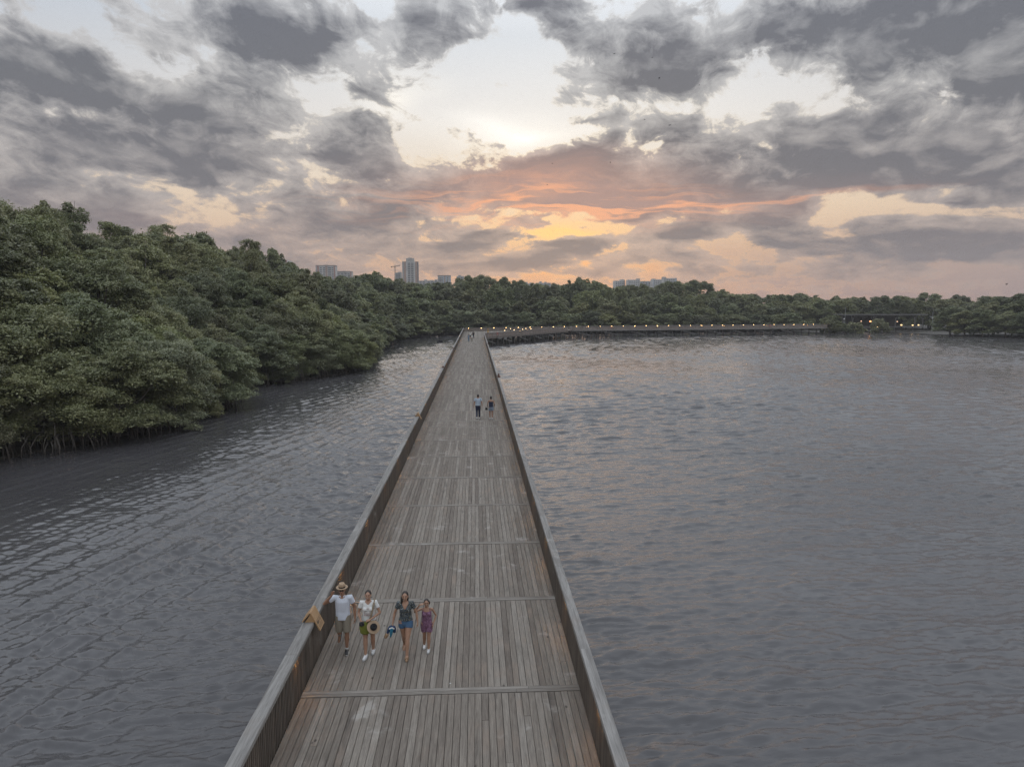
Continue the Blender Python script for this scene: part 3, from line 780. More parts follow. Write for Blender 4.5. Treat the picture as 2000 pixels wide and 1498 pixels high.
bank(SH[13:18], [1.0, 8.0, 16.0, 26, 38], [(FARC, 12., .85), (FARC, 12., 1.0), (FARC, 12., 1.05), (FARC, 12., 1.1), (FARC, 12., 1.1)],
     [7.5, 12, 16, 20, 25], [7.2, 10, 11, 10.5, 8.6], 'of the bank behind the point', 'from the point', 'mangroves on the bank between the point and the platform')
bank(SH[17:], [1.5, 9.0, 18.0, 30, 44], [(FARC, 12., .95), (FARC, 12., 1.05), (FARC, 12., 1.1), (FARC, 12., 1.15), (FARC, 12., 1.2)],
     [8.0, 12.5, 16.5, 20, 25], [8.2, 11.5, 12.5, 11.5, 8.8], 'behind the far walkway', 'from the left', 'mangroves behind the platform and far walkway', hmod=lambda x, y: 1.0 if x < 60 else max(.74, 1-(x-60)/330))
bank(SHR[5:10], [1.8, 10.0, 20.0], [(FARC, 12., .95), (FARC, 12., 1.0), (FARC, 12., 1.1)],
     [8.5, 10.5, 12.0], [7.0, 8.5, 9.5], 'on the right hand shore', 'from the pavilion', 'mangroves on the right hand shore')
bank([(128, 312), (175, 318), (215, 300), (262, 270), (300, 235)], [0.0, 14.0, 30.0], [(FARC, 12., 1.1), (FARC, 12., 1.15), (FARC, 12., 1.25)],
     [12.5, 14.0, 15.8], [9.0, 10.5, 12], 'beyond the pavilion', 'from the left', 'mangroves beyond the pavilion on the right')
bank([(-44, 250), (-33, 270), (-19, 281), (-4, 289)], [0.0, 12.0], [(FARC, 12., 1.1), (FARC, 12., 1.2)], [17, 21], [8.5, 9.5], 'behind the buoy', 'from the left', 'mangroves in the far corner of the channel')
for i, (x, y, s, h, lab) in enumerate([(140.5, 276.5, .95, 1.05, 'big rounded mangrove bush on the water where the far walkway ends'), (152.5, 279, .8, .72, 'low mangrove bush between the pavilion and the water, left of the shore lamp'),
        (147.5, 278.5, .6, .62, 'small mangrove bush beside the big rounded one below the pavilion'), (163.5, 280.5, .72, .95, 'tall mangrove bush on the water before the right half of the pavilion')]):
    tree(x, y, BUSH[i % 2], s, h, lab, 'mangrove bushes before the pavilion', name='mangrove_bush', cat='bush')
print('TREES', count)

# ------------------------------------------------------------------ unprojection used only to survey real positions
def at_h(x, y, h):
    d = ray(x, y); t_ = (h-CAM[2])/d[2]; return CAM+d*t_
def at_y(x, y, Y):
    d = ray(x, y); return CAM+d*(Y/d[1])

# ------------------------------------------------------------------ small roofed signs straddling the handrails
mpl, t, p = material('lacquered_sign_board')
tc = t.new('ShaderNodeTexCoord').outputs['Object']
gn = t.noise(t.v('MULTIPLY', tc, (20, 2, 20)), 4, 5, .6, 1.0)
t.put(p.inputs['Base Color'], t.mix(t.mr(gn, .3, .7), (.32,.185,.085,1), (.44,.28,.145,1))); p.inputs['Roughness'].default_value = .35
M['unlit_board'] = plain('unlit_dark_red_board', (.14,.055,.035), .5)  # sign boards darkened in their colour to look unlit
M['ink'] = plain('faded_brown_print', (.12,.08,.05), .6)
def rail_sign(x, y, side, label, mat, L=.44, drop=.47, rise=.22, tilt=0.0):
    """side=+1: reading board hangs to +x (inside of the left rail)"""
    e = empty('rail_sign', (x, y, CAPZ), 0, label, 'sign', 'roofed signs on the handrails')
    th = .022; hw = .17; s = side
    slope = (hw+.02)/rise
    bot = rise-drop*.9; xb = s*drop*.44
    mb = MB(); mb.bar((s*.006, -L/2, rise), (s*.006, L/2, rise), .001, .001)
    def slab(name, x0, z0, x1, z1, parent, m):
        d = Vector((x1-x0, 0, z1-z0)).normalized(); nn = Vector((-d.z, 0, d.x))
        if nn.z < 0: nn = -nn
        q = MB(); V = []
        for yy in (-L/2, L/2):
            for (px_, pz_) in ((x0, z0), (x1, z1)):
                V.append((px_, yy, pz_)); V.append((px_+nn.x*th, yy, pz_+nn.z*th))
        q.add(V, [(0,2,3,1),(4,5,7,6),(0,4,6,2),(1,3,7,5),(0,1,5,4),(2,6,7,3)])
        return q.build(name, m, parent), d, nn
    bo, d, nn = slab('sign_board', s*.0, rise, xb, bot, e, mat)
    slab('back_board', -s*.004, rise+.003, -s*(hw+.01), .012, e, mat)
    for yy in (-L/2+.035, L/2-.035):
        q = MB(); q.add([(-s*(hw-.04), yy-.009, .004), (s*(.105), yy-.009, .004), (s*.0, yy-.009, rise-.02), (-s*(hw-.04), yy+.009, .004), (s*.105, yy+.009, .004), (s*.0, yy+.009, rise-.02)], [(0,1,2),(5,4,3),(0,3,4,1),(1,4,5,2),(2,5,3,0)])
        q.build('end_plate', mat, e)
    # weathered printing: a picture block and lines of text too worn to read
    q = MB(); o = nn*(th+.002)
    for (u0, u1, v0, v1) in [(.08,.92,.50,.52),(.10,.45,.56,.70),(.52,.90,.57,.59),(.52,.86,.62,.64),(.52,.90,.67,.69),(.10,.88,.76,.78),(.10,.80,.82,.84),(.10,.86,.88,.90)]:
        V = []
        for (u, v_) in ((u0, v0), (u1, v0), (u1, v1), (u0, v1)):
            pt = Vector((0, -L/2+u*L, rise))+d*(v_*drop)+o; V.append(pt)
        q.add(V, [(0,1,2,3)])
    q.build('print', M['ink'], bo)
    return e
rail_sign(-3.86, 16.2, 1, 'orange wooden roof shaped sign on the left handrail beside the man in the hat', mpl)
rail_sign(-3.86, 47.1, 1, 'wooden roof shaped sign on the left handrail level with the strolling couple', mpl, .5)
rail_sign(-3.86, 84.3, 1, 'small dark roof shaped sign on the left handrail beyond the strolling couple', M['unlit_board'], .5)
rail_sign(-3.86, 121.6, 1, 'tiny dark roof shaped sign farthest along the left handrail', M['unlit_board'], .5)
rail_sign(2.36, 72.4, -1, 'dark red sign standing up on the right handrail beyond the strolling couple', M['unlit_board'], .62, .72, .42)
rail_sign(2.36, 136.0, -1, 'tiny dark red sign farthest along the right handrail', M['unlit_board'], .5)

# ------------------------------------------------------------------ platform furniture
M['totem'] = plain('varnished_yellow_panel', (.62,.38,.13), .4)
e = empty('information_post', (3.9, 224.0, DZ), .1, 'upright yellow information post standing at the platform entrance', 'sign')
mb = MB(); mb.box(-.19, .19, -.05, .05, .06, 1.28); mb.build('panel', M['totem'], e)
mb = MB(); mb.box(-.22, .22, -.09, .09, 0.004, .06); mb.build('base', M['metal'], e)
mb = MB(); mb.box(-.14, .14, -.054, -.051, .85, 1.15); mb.box(-.14, .10, -.054, -.051, .70, .74); mb.box(-.14, .06, -.054, -.051, .60, .64); mb.build('print', M['ink'], e)
M['lamp_bol'] = emis('bollard_lens', (1.0, .72, .36), 7.0)
def bollard(x, y, label):
    e = empty('bollard_light', (x, y, DZ), 0, label, 'bollard light', 'bollard lights on the platform')
    mb = MB(); mb.box(-.07, .07, -.07, .07, .003, .84); mb.build('post', M['metal'], e)
    mb = MB(); mb.box(-.15, .15, -.15, .15, .95, .98); mb.build('lamp_cap', M['metal'], e)
    mb = MB(); mb.box(-.09, .09, -.09, .09, .845, .945); mb.build('lamp_lens', M['lamp_bol'], e)
for i, (x, y) in enumerate([(986,645.6),(1004,644.4),(1021,643.3),(1037,642.3),(997,642.0),(1027,641.6)]):
    q = at_h(x, y, 3.4)
    lo = 190.3+(q[0]-2.35)*50/29.05
    yy = min(max(q[1], lo+2.0), 234.5+(q[0]+3.8)*.505-2.0)
    bollard(q[0]*yy/q[1], yy, 'low bollard light on the platform deck, %s from the information post' % ordw(i+1))
M['buoyred'] = plain('red_lifebuoy', (.55,.05,.035), .45); M['buoywhite'] = plain('white_paint', (.75,.75,.72), .5)
def lifebuoy(x, y, d, label):
    e = empty('lifebuoy', (x, y, CAPZ-.35), math.atan2(d[1], d[0]), label, 'lifebuoy', 'lifebuoys on the railings')
    def ring(a0, a1, r, R0):
        mb = MB(); pts = []
        for k in range(9):
            a = a0+(a1-a0)*k/8; pts.append((R0*math.cos(a), 0, R0*math.sin(a)))
        mb.tube(pts, r, 10); return mb
    for k in range(4):
        a = k*math.pi/2+.2
        ring(a, a+1.17, .075, .33).build('ring_segment', M['buoyred'], e, True)
        ring(a+1.17, a+1.571, .078, .33).build('band', M['buoywhite'], e, True)
dn = (29.05/57.8, 50/57.8)
lifebuoy(2.35+dn[0]*7.0+.16, 190.3+dn[1]*7.0-.10, dn, 'red and white lifebuoy hung outside the near platform railing')
dw = (103.9/106.9, 25/106.9)
lifebuoy(48.0+.04, 250.66-.17, dw, 'red lifebuoy on the far walkway railing, nearest the platform')
lifebuoy(112.0+.04, 266.06-.17, dw, 'red lifebuoy on the far walkway railing, near its far end')

# ------------------------------------------------------------------ drum buoy
M['drum'] = plain('wet_dark_drum', (.035,.037,.042), .4)
e = empty('buoy', (-10.8, 215.7, 0), .3, 'dark square float with thin mast on the channel left of the boardwalk', 'buoy')
mb = MB(); mb.add([(-.62,-.5,-.25),(.62,-.5,-.25),(.62,.5,-.25),(-.62,.5,-.25),(-.66,-.54,.62),(.66,-.54,.62),(.66,.54,.62),(-.66,.54,.62)], [(0,3,2,1),(4,5,6,7),(0,1,5,4),(1,2,6,5),(2,3,7,6),(3,0,4,7)])
mb.build('float', M['drum'], e)
mb = MB(); mb.box(-.70,.70,-.58,.58,.622,.70); mb.build('deck_plate', M['metal'], e)
mb = MB(); mb.tube([(0,0,.7),(0,0,1.5)], .045, 8); mb.tube([(0,0,1.5),(0,0,1.72)], .10, 8); mb.build('mast', M['metal'], e)

# ------------------------------------------------------------------ pavilion on the right
M['concrete'] = plain('grey_concrete', (.15,.145,.14), .8); M['darkwall'] = plain('dark_screen_wall', (.075,.065,.06), .8)
pv = empty('pavilion', (170, 292, 0), 0, 'long low open pavilion with a flat roof on splayed columns', 'pavilion')
PX0, PX1 = -18.5, 18.0
mb = MB(); mb.box(PX0, PX1, -4, 4, 7.05, 7.40); mb.box(PX0+.3, PX1-.3, -4.25, -4.003, 7.0, 7.55); mb.build('roof', M['concrete'], pv)
mb = MB(); mb.box(PX0+6, PX1-6.5, -2.6, -2.3, 6.35, 6.7); mb.build('roof_beam', M['concrete'], pv)
mb = MB(); mb.box(PX0+3.5, PX1-9, 2.0, 2.3, 2.3, 6.9); mb.build('back_wall', M['darkwall'], pv)
mb = MB(); mb.box(PX0, PX1, -4.5, 4, 2.0, 2.32); mb.build('floor_slab', M['concrete'], pv)
for x in (PX0+1.2, PX0+5.2, PX0+14.5, PX1-13, PX1-4.6, PX1-1.3):
    mb = MB(); mb.bar((x, -2.8, 2.32), (x+.1, -2.8, 5.4), .42, .42); mb.bar((x+.1, -2.8, 5.3), (x-.9, -2.8, 7.04), .34, .34, up=(0,1,0)); mb.bar((x+.1, -2.8, 5.3), (x+1.1, -2.8, 7.04), .34, .34, up=(0,1,0)); mb.build('column', M['concrete'], pv)
for x in (-16, -9, -2, 5, 12): obj('pile', pile_mesh(2.02, .22), pv, (x, -3.5, 0))
def lantern(px_, py_, Y, r, label, stand, mat):
    q = at_y(px_, py_, Y); e = empty('lamp', (q[0], q[1], q[2]), 0, label, 'lamp', 'lamps around the pavilion')
    mb = MB(); mb.lathe([(0.0, -r*.7), (r*.75, -r*.55), (r, 0), (r*.75, r*.55), (0, r*.7)], seg=12); mb.build('lamp_lens', mat, e, True)
    mb = MB()
    if stand == 'hang': mb.tube([(0, 0, r*.6), (0, 0, 7.05-q[2])], .03, 6)
    else: mb.tube([(0, 0, -r*.6), (0, 0, stand-q[2])], .06, 8)
    mb.build('lamp_stem', M['metal'], e)
M['lamp_orange'] = emis('orange_lamp_globe', (1.0, .42, .16), 2.2); M['lamp_dim'] = emis('dim_lamp_globe', (1.0, .62, .38), 1.1)
M['lamp_pale'] = emis('pale_lamp_globe', (1.0, .66, .30), 1.8)
lantern(1682, 627.5, 289.5, .28, 'small dim lamp hanging in the left half of the pavilion', 'hang', M['lamp_dim'])
lantern(1700, 627.8, 289.5, .40, 'orange glowing globe lamp hanging under the pavilion roof', 'hang', M['lamp_orange'])
lantern(1752.5, 628.3, 289.5, .26, 'small dim lamp hanging right of the tall bush in the pavilion', 'hang', M['lamp_dim'])
lantern(1760.5, 635, 288.2, .36, 'bright floor lamp left of the rightmost pavilion columns', 2.3, M['lamp_pale'])
lantern(1782.5, 635.3, 288.2, .34, 'bright floor lamp between the two rightmost pavilion columns', 2.3, M['lamp_pale'])
lantern(1794, 635, 288.2, .30, 'yellow floor lamp at the right end of the pavilion', 2.3, M['lamp_pale'])
lantern(1713.5, 639.3, 280.0, .30, 'white lamp on the shore among the bushes, reflected in the water', .1, M['lamp_pale'])
M['galv'] = plain('galvanised_steel', (.36,.37,.38), .5, .3)
def mast(px_, y0, y1, Y, label, arm):
    q = at_y(px_, y1, Y); h = at_y(px_, y0, Y)[2]
    e = empty('lamp_post', (q[0], Y, 0), 0, label, 'lamp post', 'masts at the pavilion')
    mb = MB(); mb.tube([(0,0,.1),(0,0,h)], [.11,.07], 8); mb.build('pole', M['galv'], e)
    mb = MB(); mb.box(-.5, .16, -.2, .2, h*.58, h*.58+.4) if arm else mb.box(-.55, -.1, -.2, .2, h*.52, h*.52+.4); mb.build('equipment_box', M['buoywhite'], e)
    if arm: mb = MB(); mb.bar((.1,0,h*.66), (-1.1,0,h*.64), .5, .12); mb.build('solar_panel', M['galv'], e)
mast(1650, 600, 630, 287.2, 'thin pale mast with a white box at the left end of the pavilion', False)
mast(1821, 603, 628, 287.0, 'thin pale mast with a side panel right of the pavilion', True)

# ------------------------------------------------------------------ the town beyond the woods
WALLS = {'white': plain('pale_render', (.54,.53,.51), .8, scale=.05), 'cream': plain('cream_render', (.44,.42,.39), .8, scale=.05), 'grey': plain('grey_render', (.36,.355,.345), .8, scale=.05),
         'red': plain('brick_red_render', (.34,.15,.11), .8, scale=.05), 'tan': plain('terracotta_render', (.36,.23,.17), .8, scale=.05), 'glass': plain('dark_window_glass', (.06,.07,.085), .25, scale=.05), 'blue': plain('pale_blue_render', (.32,.40,.48), .8, scale=.05), 'roof': plain('dark_roof', (.16,.14,.13), .8, scale=.05)}
def building(label, px0, px1, ytop, Y, wall='white', stripes=(), cols=(), floor=3.0, rows=10, blocks=(), rot=0.0, depth=18.0, parapet=None, group='apartment towers beyond the woods'):
    a = at_y(px0, ytop, Y); b_ = at_y(px1, ytop, Y); W = (b_[0]-a[0]); top = a[2]; cx_ = (a[0]+b_[0])/2
    k = 1/math.cos(rot)
    e = empty('apartment_building', (cx_, Y+depth/2, 0), rot, label, 'building', group)
    w2 = W/2*(1 if not rot else .93); d2 = depth/2
    mb = MB(); mb.box(-w2, w2, -d2, d2, .2, top); mb.build('wall', WALLS[wall], e)
    for (f0, f1, c) in stripes:
        mb = MB(); mb.box(-w2+f0*2*w2, -w2+f1*2*w2, -d2-.5, -d2-.003, 6, top+.4); mb.build('wall_panel', WALLS[c], e)
    if parapet:
        mb = MB(); mb.box(-w2-.2, w2+.2, -d2-.25, d2+.2, top+.003, top+1.4); mb.build('parapet', WALLS[parapet], e)
    wm_ = {}
    for (f0, f1) in cols:
        x0, x1 = -w2+f0*2*w2, -w2+f1*2*w2
        q = MB(); q.box(0, x1-x0, -d2-.22, -d2-.004, 0, floor*.52); me = q.mesh('window', WALLS['glass'])
        s = MB(); s.box(-.15, x1-x0+.15, -d2-.7, -d2-.01, -.55, -.02); ms = s.mesh('balcony', WALLS[wall])
        for r_ in range(rows):
            z = top-1.2-floor*(r_+.75)
            if z < 6: break
            wo = obj('window', me, e, (x0, 0, z))
            if len(cols) < 4: obj('balcony', ms, e, (x0, 0, z))
    for (p0, p1, yt) in blocks:
        A = at_y(p0, yt, Y); B_ = at_y(p1, yt, Y)
        mb = MB(); mb.box(A[0]-cx_, B_[0]-cx_, -d2+2.5, d2-3, top+.004, A[2]); mb.build('roof_block', WALLS[wall if wall != 'white' else 'cream'], e)
    return e
building('white and red apartment block half hidden by the left tree line', 534, 564, 509, 1150, 'white', [(.62,.80,'roof'),(.90,1.0,'red')], [(.12,.30),(.38,.56),(.66,.86)], 3.2, 6, [(538,546,507)], rot=-.15)
building('broad white apartment tower with two terracotta stripes', 616.5, 654.5, 520, 1180, 'white', [(.0,.06,'grey'),(.07,.17,'red'),(.50,.60,'tan'),(.93,1.0,'red')], [(.21,.31),(.38,.48),(.63,.80),(.83,.91)], 3.0, 11, [(624,631,518.4),(632,639,517.4),(640,647,518.8)], parapet='roof')
building('lower white apartment block with a red right edge beside the striped tower', 655, 686, 531.5, 1240, 'cream', [(.0,.05,'red'),(.94,1.0,'red')], [(.12,.26),(.34,.50),(.56,.72),(.77,.90)], 3.2, 7, [(668,674,529.4),(675,680,530.4)], parapet='roof')
building('small grey block just left of the tree hump on the skyline', 687, 697, 541.5, 1250, 'grey', [], [(.2,.4),(.6,.8)], 3.2, 3)
building('tallest apartment tower with a square crown above the woods', 783.5, 817.5, 511.5, 1120, 'white', [(.0,.09,'grey'),(.10,.23,'tan'),(.80,.92,'tan'),(.93,1.0,'roof')], [(.34,.49),(.54,.69)], 2.75, 17, [(792,808,504.2),(796,803,503.4)], rot=.06, depth=22)
building('grey unfinished block left of the tallest tower', 771.5, 783.2, 532.5, 1170, 'grey', [], [(.2,.42),(.55,.8)], 3.2, 4, [(777,783,531)])
building('long low pale blocks right of the tallest tower', 817.8, 848.5, 548.2, 1300, 'cream', [(.46,.5,'grey')], [(.06,.2),(.26,.4),(.56,.7),(.78,.92)], 3.4, 3, [(828,834,546),(839,846,547.2)])
building('narrow dark grey block next to the blue and white building', 848.8, 854.2, 546, 1290, 'grey', [], [(.3,.7)], 3.3, 4)
building('blue and white apartment building with vertical stripes', 855, 880, 539.5, 1180, 'white', [(.0,.08,'grey'),(.40,.47,'blue'),(.50,.58,'tan'),(.62,.69,'blue'),(.92,1.0,'blue')], [(.12,.24),(.28,.38),(.72,.82)], 2.9, 7, [(866,876,538)], parapet='roof')
building('small pale block behind the tree hump right of the blue building', 891.5, 906, 539.5, 1300, 'grey', [], [(.2,.4),(.6,.8)], 3.3, 4, [(895,900,537.6)])
building('left half of the distant grey apartment row under the sunset', 1017, 1045, 554, 1420, 'grey', [(.3,.34,'cream'),(.62,.66,'cream')], [(.06,.26),(.4,.58),(.7,.94)], 3.4, 3, [(1022,1031,551),(1035,1042,552.4)])
building('right half of the distant grey apartment row under the sunset', 1047, 1076, 552.6, 1400, 'grey', [], [(.06,.2),(.3,.44),(.52,.66),(.76,.92)], 3.4, 3, [(1054,1058.5,549.8),(1064,1068,550.6)])
building('small white block at the left end of the right hand tower group', 1201, 1221, 548.5, 1260, 'white', [(.62,.66,'grey'),(.9,1.0,'tan')], [(.1,.22),(.32,.44),(.5,.6),(.72,.86)], 3.0, 5, [(1213,1220.5,546)])
building('white slab with narrow windows, second in the right hand tower group', 1227, 1250, 546.6, 1230, 'white', [(.0,.05,'grey'),(.9,1.0,'cream')], [(.1,.2),(.28,.38),(.46,.56),(.64,.74),(.8,.88)], 3.0, 6, [(1245.5,1250.5,544.2)])
building('low pinkish slab in the middle of the right hand tower group', 1250.5, 1275, 549.2, 1250, 'cream', [(.3,.36,'tan'),(.58,.62,'blue')], [(.06,.16),(.22,.3),(.42,.54),(.68,.78),(.86,.95)], 3.0, 5)
building('stepped white slab left of the tallest slab of the tower group', 1275.5, 1295, 545.8, 1220, 'white', [(.0,.06,'blue'),(.94,1.0,'grey')], [(.12,.24),(.32,.44),(.52,.64),(.74,.86)], 3.0, 7, [(1276.5,1281,544.4)])
building('tallest white slab with a blue edge at the right end of the tower group', 1296, 1323, 543.6, 1180, 'white', [(.0,.2,'grey'),(.9,1.0,'blue')], [(.26,.36),(.42,.52),(.58,.68),(.74,.84)], 2.9, 8, [(1296.5,1302.5,540.8)], rot=-.05)
# tower crane
q = at_y(772, 550, 1185); top = at_y(772, 521.5, 1185)[2]; sc_ = 1185/F_PX
e = empty('tower_crane', (q[0], 1185, 0), 0, 'thin construction crane standing left of the tallest tower', 'crane')
M['crane'] = plain('dark_crane_steel', (.13,.09,.07), .6)
def lattice(a, b, w, n):
    mb = MB(); a = Vector(a); b = Vector(b); d = (b-a)/n
    s1 = Vector((w, 0, 0)) if abs(d.x) < abs(d.z) else Vector((0, 0, w))
    for off in (-.5, .5):
        for off2 in (-.5, .5):
            o2 = Vector((0, w*off2, 0)); mb.bar(a+s1*off+o2, b+s1*off+o2, .35, .35)
    for i in range(n):
        sg = 1 if i % 2 else -1
        mb.bar(a+d*i-s1*.5*sg, a+d*(i+1)+s1*.5*sg, .28, .28)
    return mb
lattice((0,0,0), (0,0,top), 1.5, 30).build('mast', M['crane'], e)
lattice((0,0,top+.9), (9.5*sc_/1.0*1.05,0,top+2.4), 1.1, 12).build('jib', M['crane'], e)
lattice((0,0,top+.9), (-6.0*sc_,0,top+.2), 1.1, 6).build('counter_jib', M['crane'], e)
mb = MB(); mb.box(-7.6*sc_, -5.9*sc_, -1, 1, top-1.2, top+1.0); mb.build('counterweight', M['crane'], e)
mb = MB(); mb.box(-.9,.9,-1.7,-.8,top-1.5,top+.4); mb.bar((0,0,top+1), (0,0,top+4.2), .5, .5); mb.build('cab', M['crane'], e)

# ------------------------------------------------------------------ birds
M['bird'] = plain('black_plumage', (.02,.02,.022), .7)
def bird(px_, py_, Y, span, yaw, flap, label):
    q = at_y(px_, py_, Y); mb = MB()
    mb.tube([(0,-.26,0.01),(0,-.2,.02),(0,-.05,.0),(0,.1,0),(0,.26,.01),(0,.36,.015)], [.01,.045,.075,.065,.03,.045], 8)
    for s in (-1, 1):
        V = []; n = 7
        for i in range(n):
            u = i/(n-1); x = s*(.04+u*.62); z = flap*math.sin(u*1.6)*.5-(.12*u*u if u > .5 else 0); c = .15*(1-u**2.2)+.02; yy = -.10+.16*u*u
            V += [(x, yy-c*.55, z), (x, yy-c*.1, z+.012), (x, yy+c, z-.004)]
        F = []
        for i in range(n-1):
            for j in range(2): F.append((i*3+j, i*3+j+1, (i+1)*3+j+1, (i+1)*3+j))
        b0 = len(V); V += [(v[0], v[1], v[2]-.012) for v in V]
        F += [tuple(b0+k for k in reversed(f)) for f in F]
        mb.add(V, F)
    me = mb.mesh('bird', M['bird'], True)
    o = obj('bird', me, None, q); o.scale = (span/1.32,)*3; o.rotation_euler = (0, random.uniform(-.3,.3), yaw)
    tag(o, label, 'bird', 'dark birds in the sky')
for (x, y, s, yw, fl, lab) in [(1200,106,1.0,.6,.5,'dark bird against the upper middle cloud, leftmost of the high four'),(1274,113,1.0,1.4,.2,'dark bird gliding, second from the left of the high four'),(1288,152,1.1,1.7,-.3,'dark bird with drooped wings, lowest left of the high four'),
    (1366,167,.9,1.2,.4,'dark bird, rightmost of the high four'),(1259,234,.9,.8,.3,'dark bird in the middle sky, left of a pair'),(1308,245,1.2,1.6,.25,'dark bird with wings spread, right of a pair in the middle sky'),
    (1079,320,.8,.9,.5,'small dark bird on the left edge over the pink cloud'),(1192,318,.8,1.2,.6,'small dark bird at the right tip of the pink cloud'),(1069,361,.9,1.5,.2,'small dark bird low against the pink cloud'),(1966,556,1.1,.3,.9,'dark bird with raised wings low over the right hand woods')]:
    bird(x, y, 170.0, s, yw, fl, lab)

# ------------------------------------------------------------------ evening haze
mh = bpy.data.materials.new('evening_haze'); mh.use_nodes = True
th_ = NT(mh.node_tree); th_.n.remove(th_.n['Principled BSDF'])
pvn = th_.new('ShaderNodeVolumePrincipled'); pvn.inputs['Color'].default_value = (.86,.86,.88,1); pvn.inputs['Density'].default_value = HAZE; pvn.inputs['Anisotropy'].default_value = 0.0
th_.l.new(pvn.outputs[0], th_.n['Material Output'].inputs['Volume'])
mb = MB(); mb.box(-1560, 1560, -1560, 1560, -3.0, 122.0)
tag(mb.build('haze', mh), kind='stuff')

# ------------------------------------------------------------------ people
def capsule(mb, pts, rads, seg=14):
    """round-ended tapering limb"""
    pts = [Vector(p) for p in pts]
    a, b = pts[0], pts[-1]; da = (pts[1]-a).normalized(); db = (b-pts[-2]).normalized()
    P = []; Q = []
    for k in (1.0, .85, .5): P.append(a-da*rads[0]*k*.99); Q.append(rads[0]*math.sqrt(max(.0, 1-k*k))+.0015)
    P += pts; Q += list(rads)
    for k in (.5, .85, 1.0): P.append(b+db*rads[-1]*k*.99); Q.append(rads[-1]*math.sqrt(max(.0, 1-k*k))+.0015)
    mb.tube(P, Q, seg)
def ell(mb, c, r, rot=None, n=16, m_=10):
    V = []; F = []; c = Vector(c)
    for i in range(1, m_):
        th = math.pi*i/m_
        for k in range(n):
            ph = 2*math.pi*k/n
            v = Vector((r[0]*math.sin(th)*math.cos(ph), r[1]*math.sin(th)*math.sin(ph), r[2]*math.cos(th)))
            V.append(c+(rot @ v if rot else v))
    top = len(V); V.append(c+(rot @ Vector((0,0,r[2])) if rot else Vector((0,0,r[2])))); V.append(c+(rot @ Vector((0,0,-r[2])) if rot else Vector((0,0,-r[2]))))
    for i in range(m_-2):
        for k in range(n):
            k2 = (k+1) % n; F.append((i*n+k, (i+1)*n+k, (i+1)*n+k2, i*n+k2))
    for k in range(n):
        k2 = (k+1) % n; F.append((top, k, k2)); F.append((top+1, (m_-2)*n+k2, (m_-2)*n+k))
    mb.add(V, F)
def slab_tube(mb, rings, n=20):
    """stack of elliptical rings (cx, cy, z, rx, ry) -> closed body of cloth or torso"""
    V = []; F = []
    for (x, y, z, rx, ry) in rings:
        for k in range(n):
            a = 2*math.pi*k/n; V.append((x+rx*math.cos(a), y+ry*math.sin(a), z))
    for i in range(len(rings)-1):
        for k in range(n):
            k2 = (k+1) % n; F.append((i*n+k, i*n+k2, (i+1)*n+k2, (i+1)*n+k))
    F.append(tuple(reversed(range(n)))); t0 = (len(rings)-1)*n; F.append(tuple(t0+k for k in range(n)))
    mb.add(V, F)
def fuse(name, mb, mat, parent, vox, it=3):
    """one continuous skin over overlapping volumes"""
    me = mb.mesh(name, mat); o = bpy.data.objects.new(name, me); COL.objects.link(o)
    rm = o.modifiers.new('r', 'REMESH'); rm.mode = 'VOXEL'; rm.voxel_size = vox
    if it:
        sm = o.modifiers.new('s', 'SMOOTH'); sm.iterations = it; sm.factor = .5
    dg = bpy.context.evaluated_depsgraph_get(); me2 = bpy.data.meshes.new_from_object(o.evaluated_get(dg))
    me2.name = name; me2.materials.clear(); me2.materials.append(mat)
    me2.polygons.foreach_set('use_smooth', [True]*len(me2.polygons))
    o.modifiers.clear(); o.data = me2; bpy.data.meshes.remove(me)
    o.parent = parent
    return o
def hand(mb, wrist, dirv, palm, side, s=1.0, curl=.5):
    """palm, four bent fingers of different lengths and a thumb from the side of the palm"""
    w_ = Vector(wrist); d = Vector(dirv).normalized(); pn = Vector(palm); pn = (pn-d*pn.dot(d)).normalized(); l = d.cross(pn).normalized()*side
    c = w_+d*.045*s
    capsule(mb, [w_+l*.016*s, c+l*.024*s+d*.03*s], [.016*s, .015*s], 8); capsule(mb, [w_-l*.012*s, c-l*.022*s+d*.026*s], [.016*s, .014*s], 8); capsule(mb, [w_, c+d*.028*s], [.018*s, .016*s], 8)
    for i, (o, L) in enumerate(((.031, .066), (.011, .076), (-.010, .070), (-.030, .054))):
        a = c+l*o*s+d*.034*s; b = a+(d*math.cos(curl*.6)+pn*math.sin(curl*.6))*L*.5*s; e = b+(d*math.cos(curl*1.6)+pn*math.sin(curl*1.6))*L*.5*s
        capsule(mb, [a, b, e], [.0092*s, .0085*s, .007*s], 6)
    a = w_+l*.024*s+d*.022*s; b = a+(l*.75+d*.55+pn*.35).normalized()*.032*s; e = b+(l*.25+d*.85+pn*.5).normalized()*.028*s
    capsule(mb, [a, b, e], [.012*s, .0105*s, .008*s], 6)
def skin_mat(name, c):
    m, t, p = material(name); n = t.noise(t.new('ShaderNodeTexCoord').outputs['Object'], 14, 3)
    t.put(p.inputs['Base Color'], t.mix(n, tuple(x*.88 for x in c)+(1,), tuple(x*1.1 for x in c)+(1,))); p.inputs['Roughness'].default_value = .5
    p.inputs['Subsurface Weight'].default_value = .08; p.inputs['Subsurface Radius'].default_value = (.02,.008,.005); return m
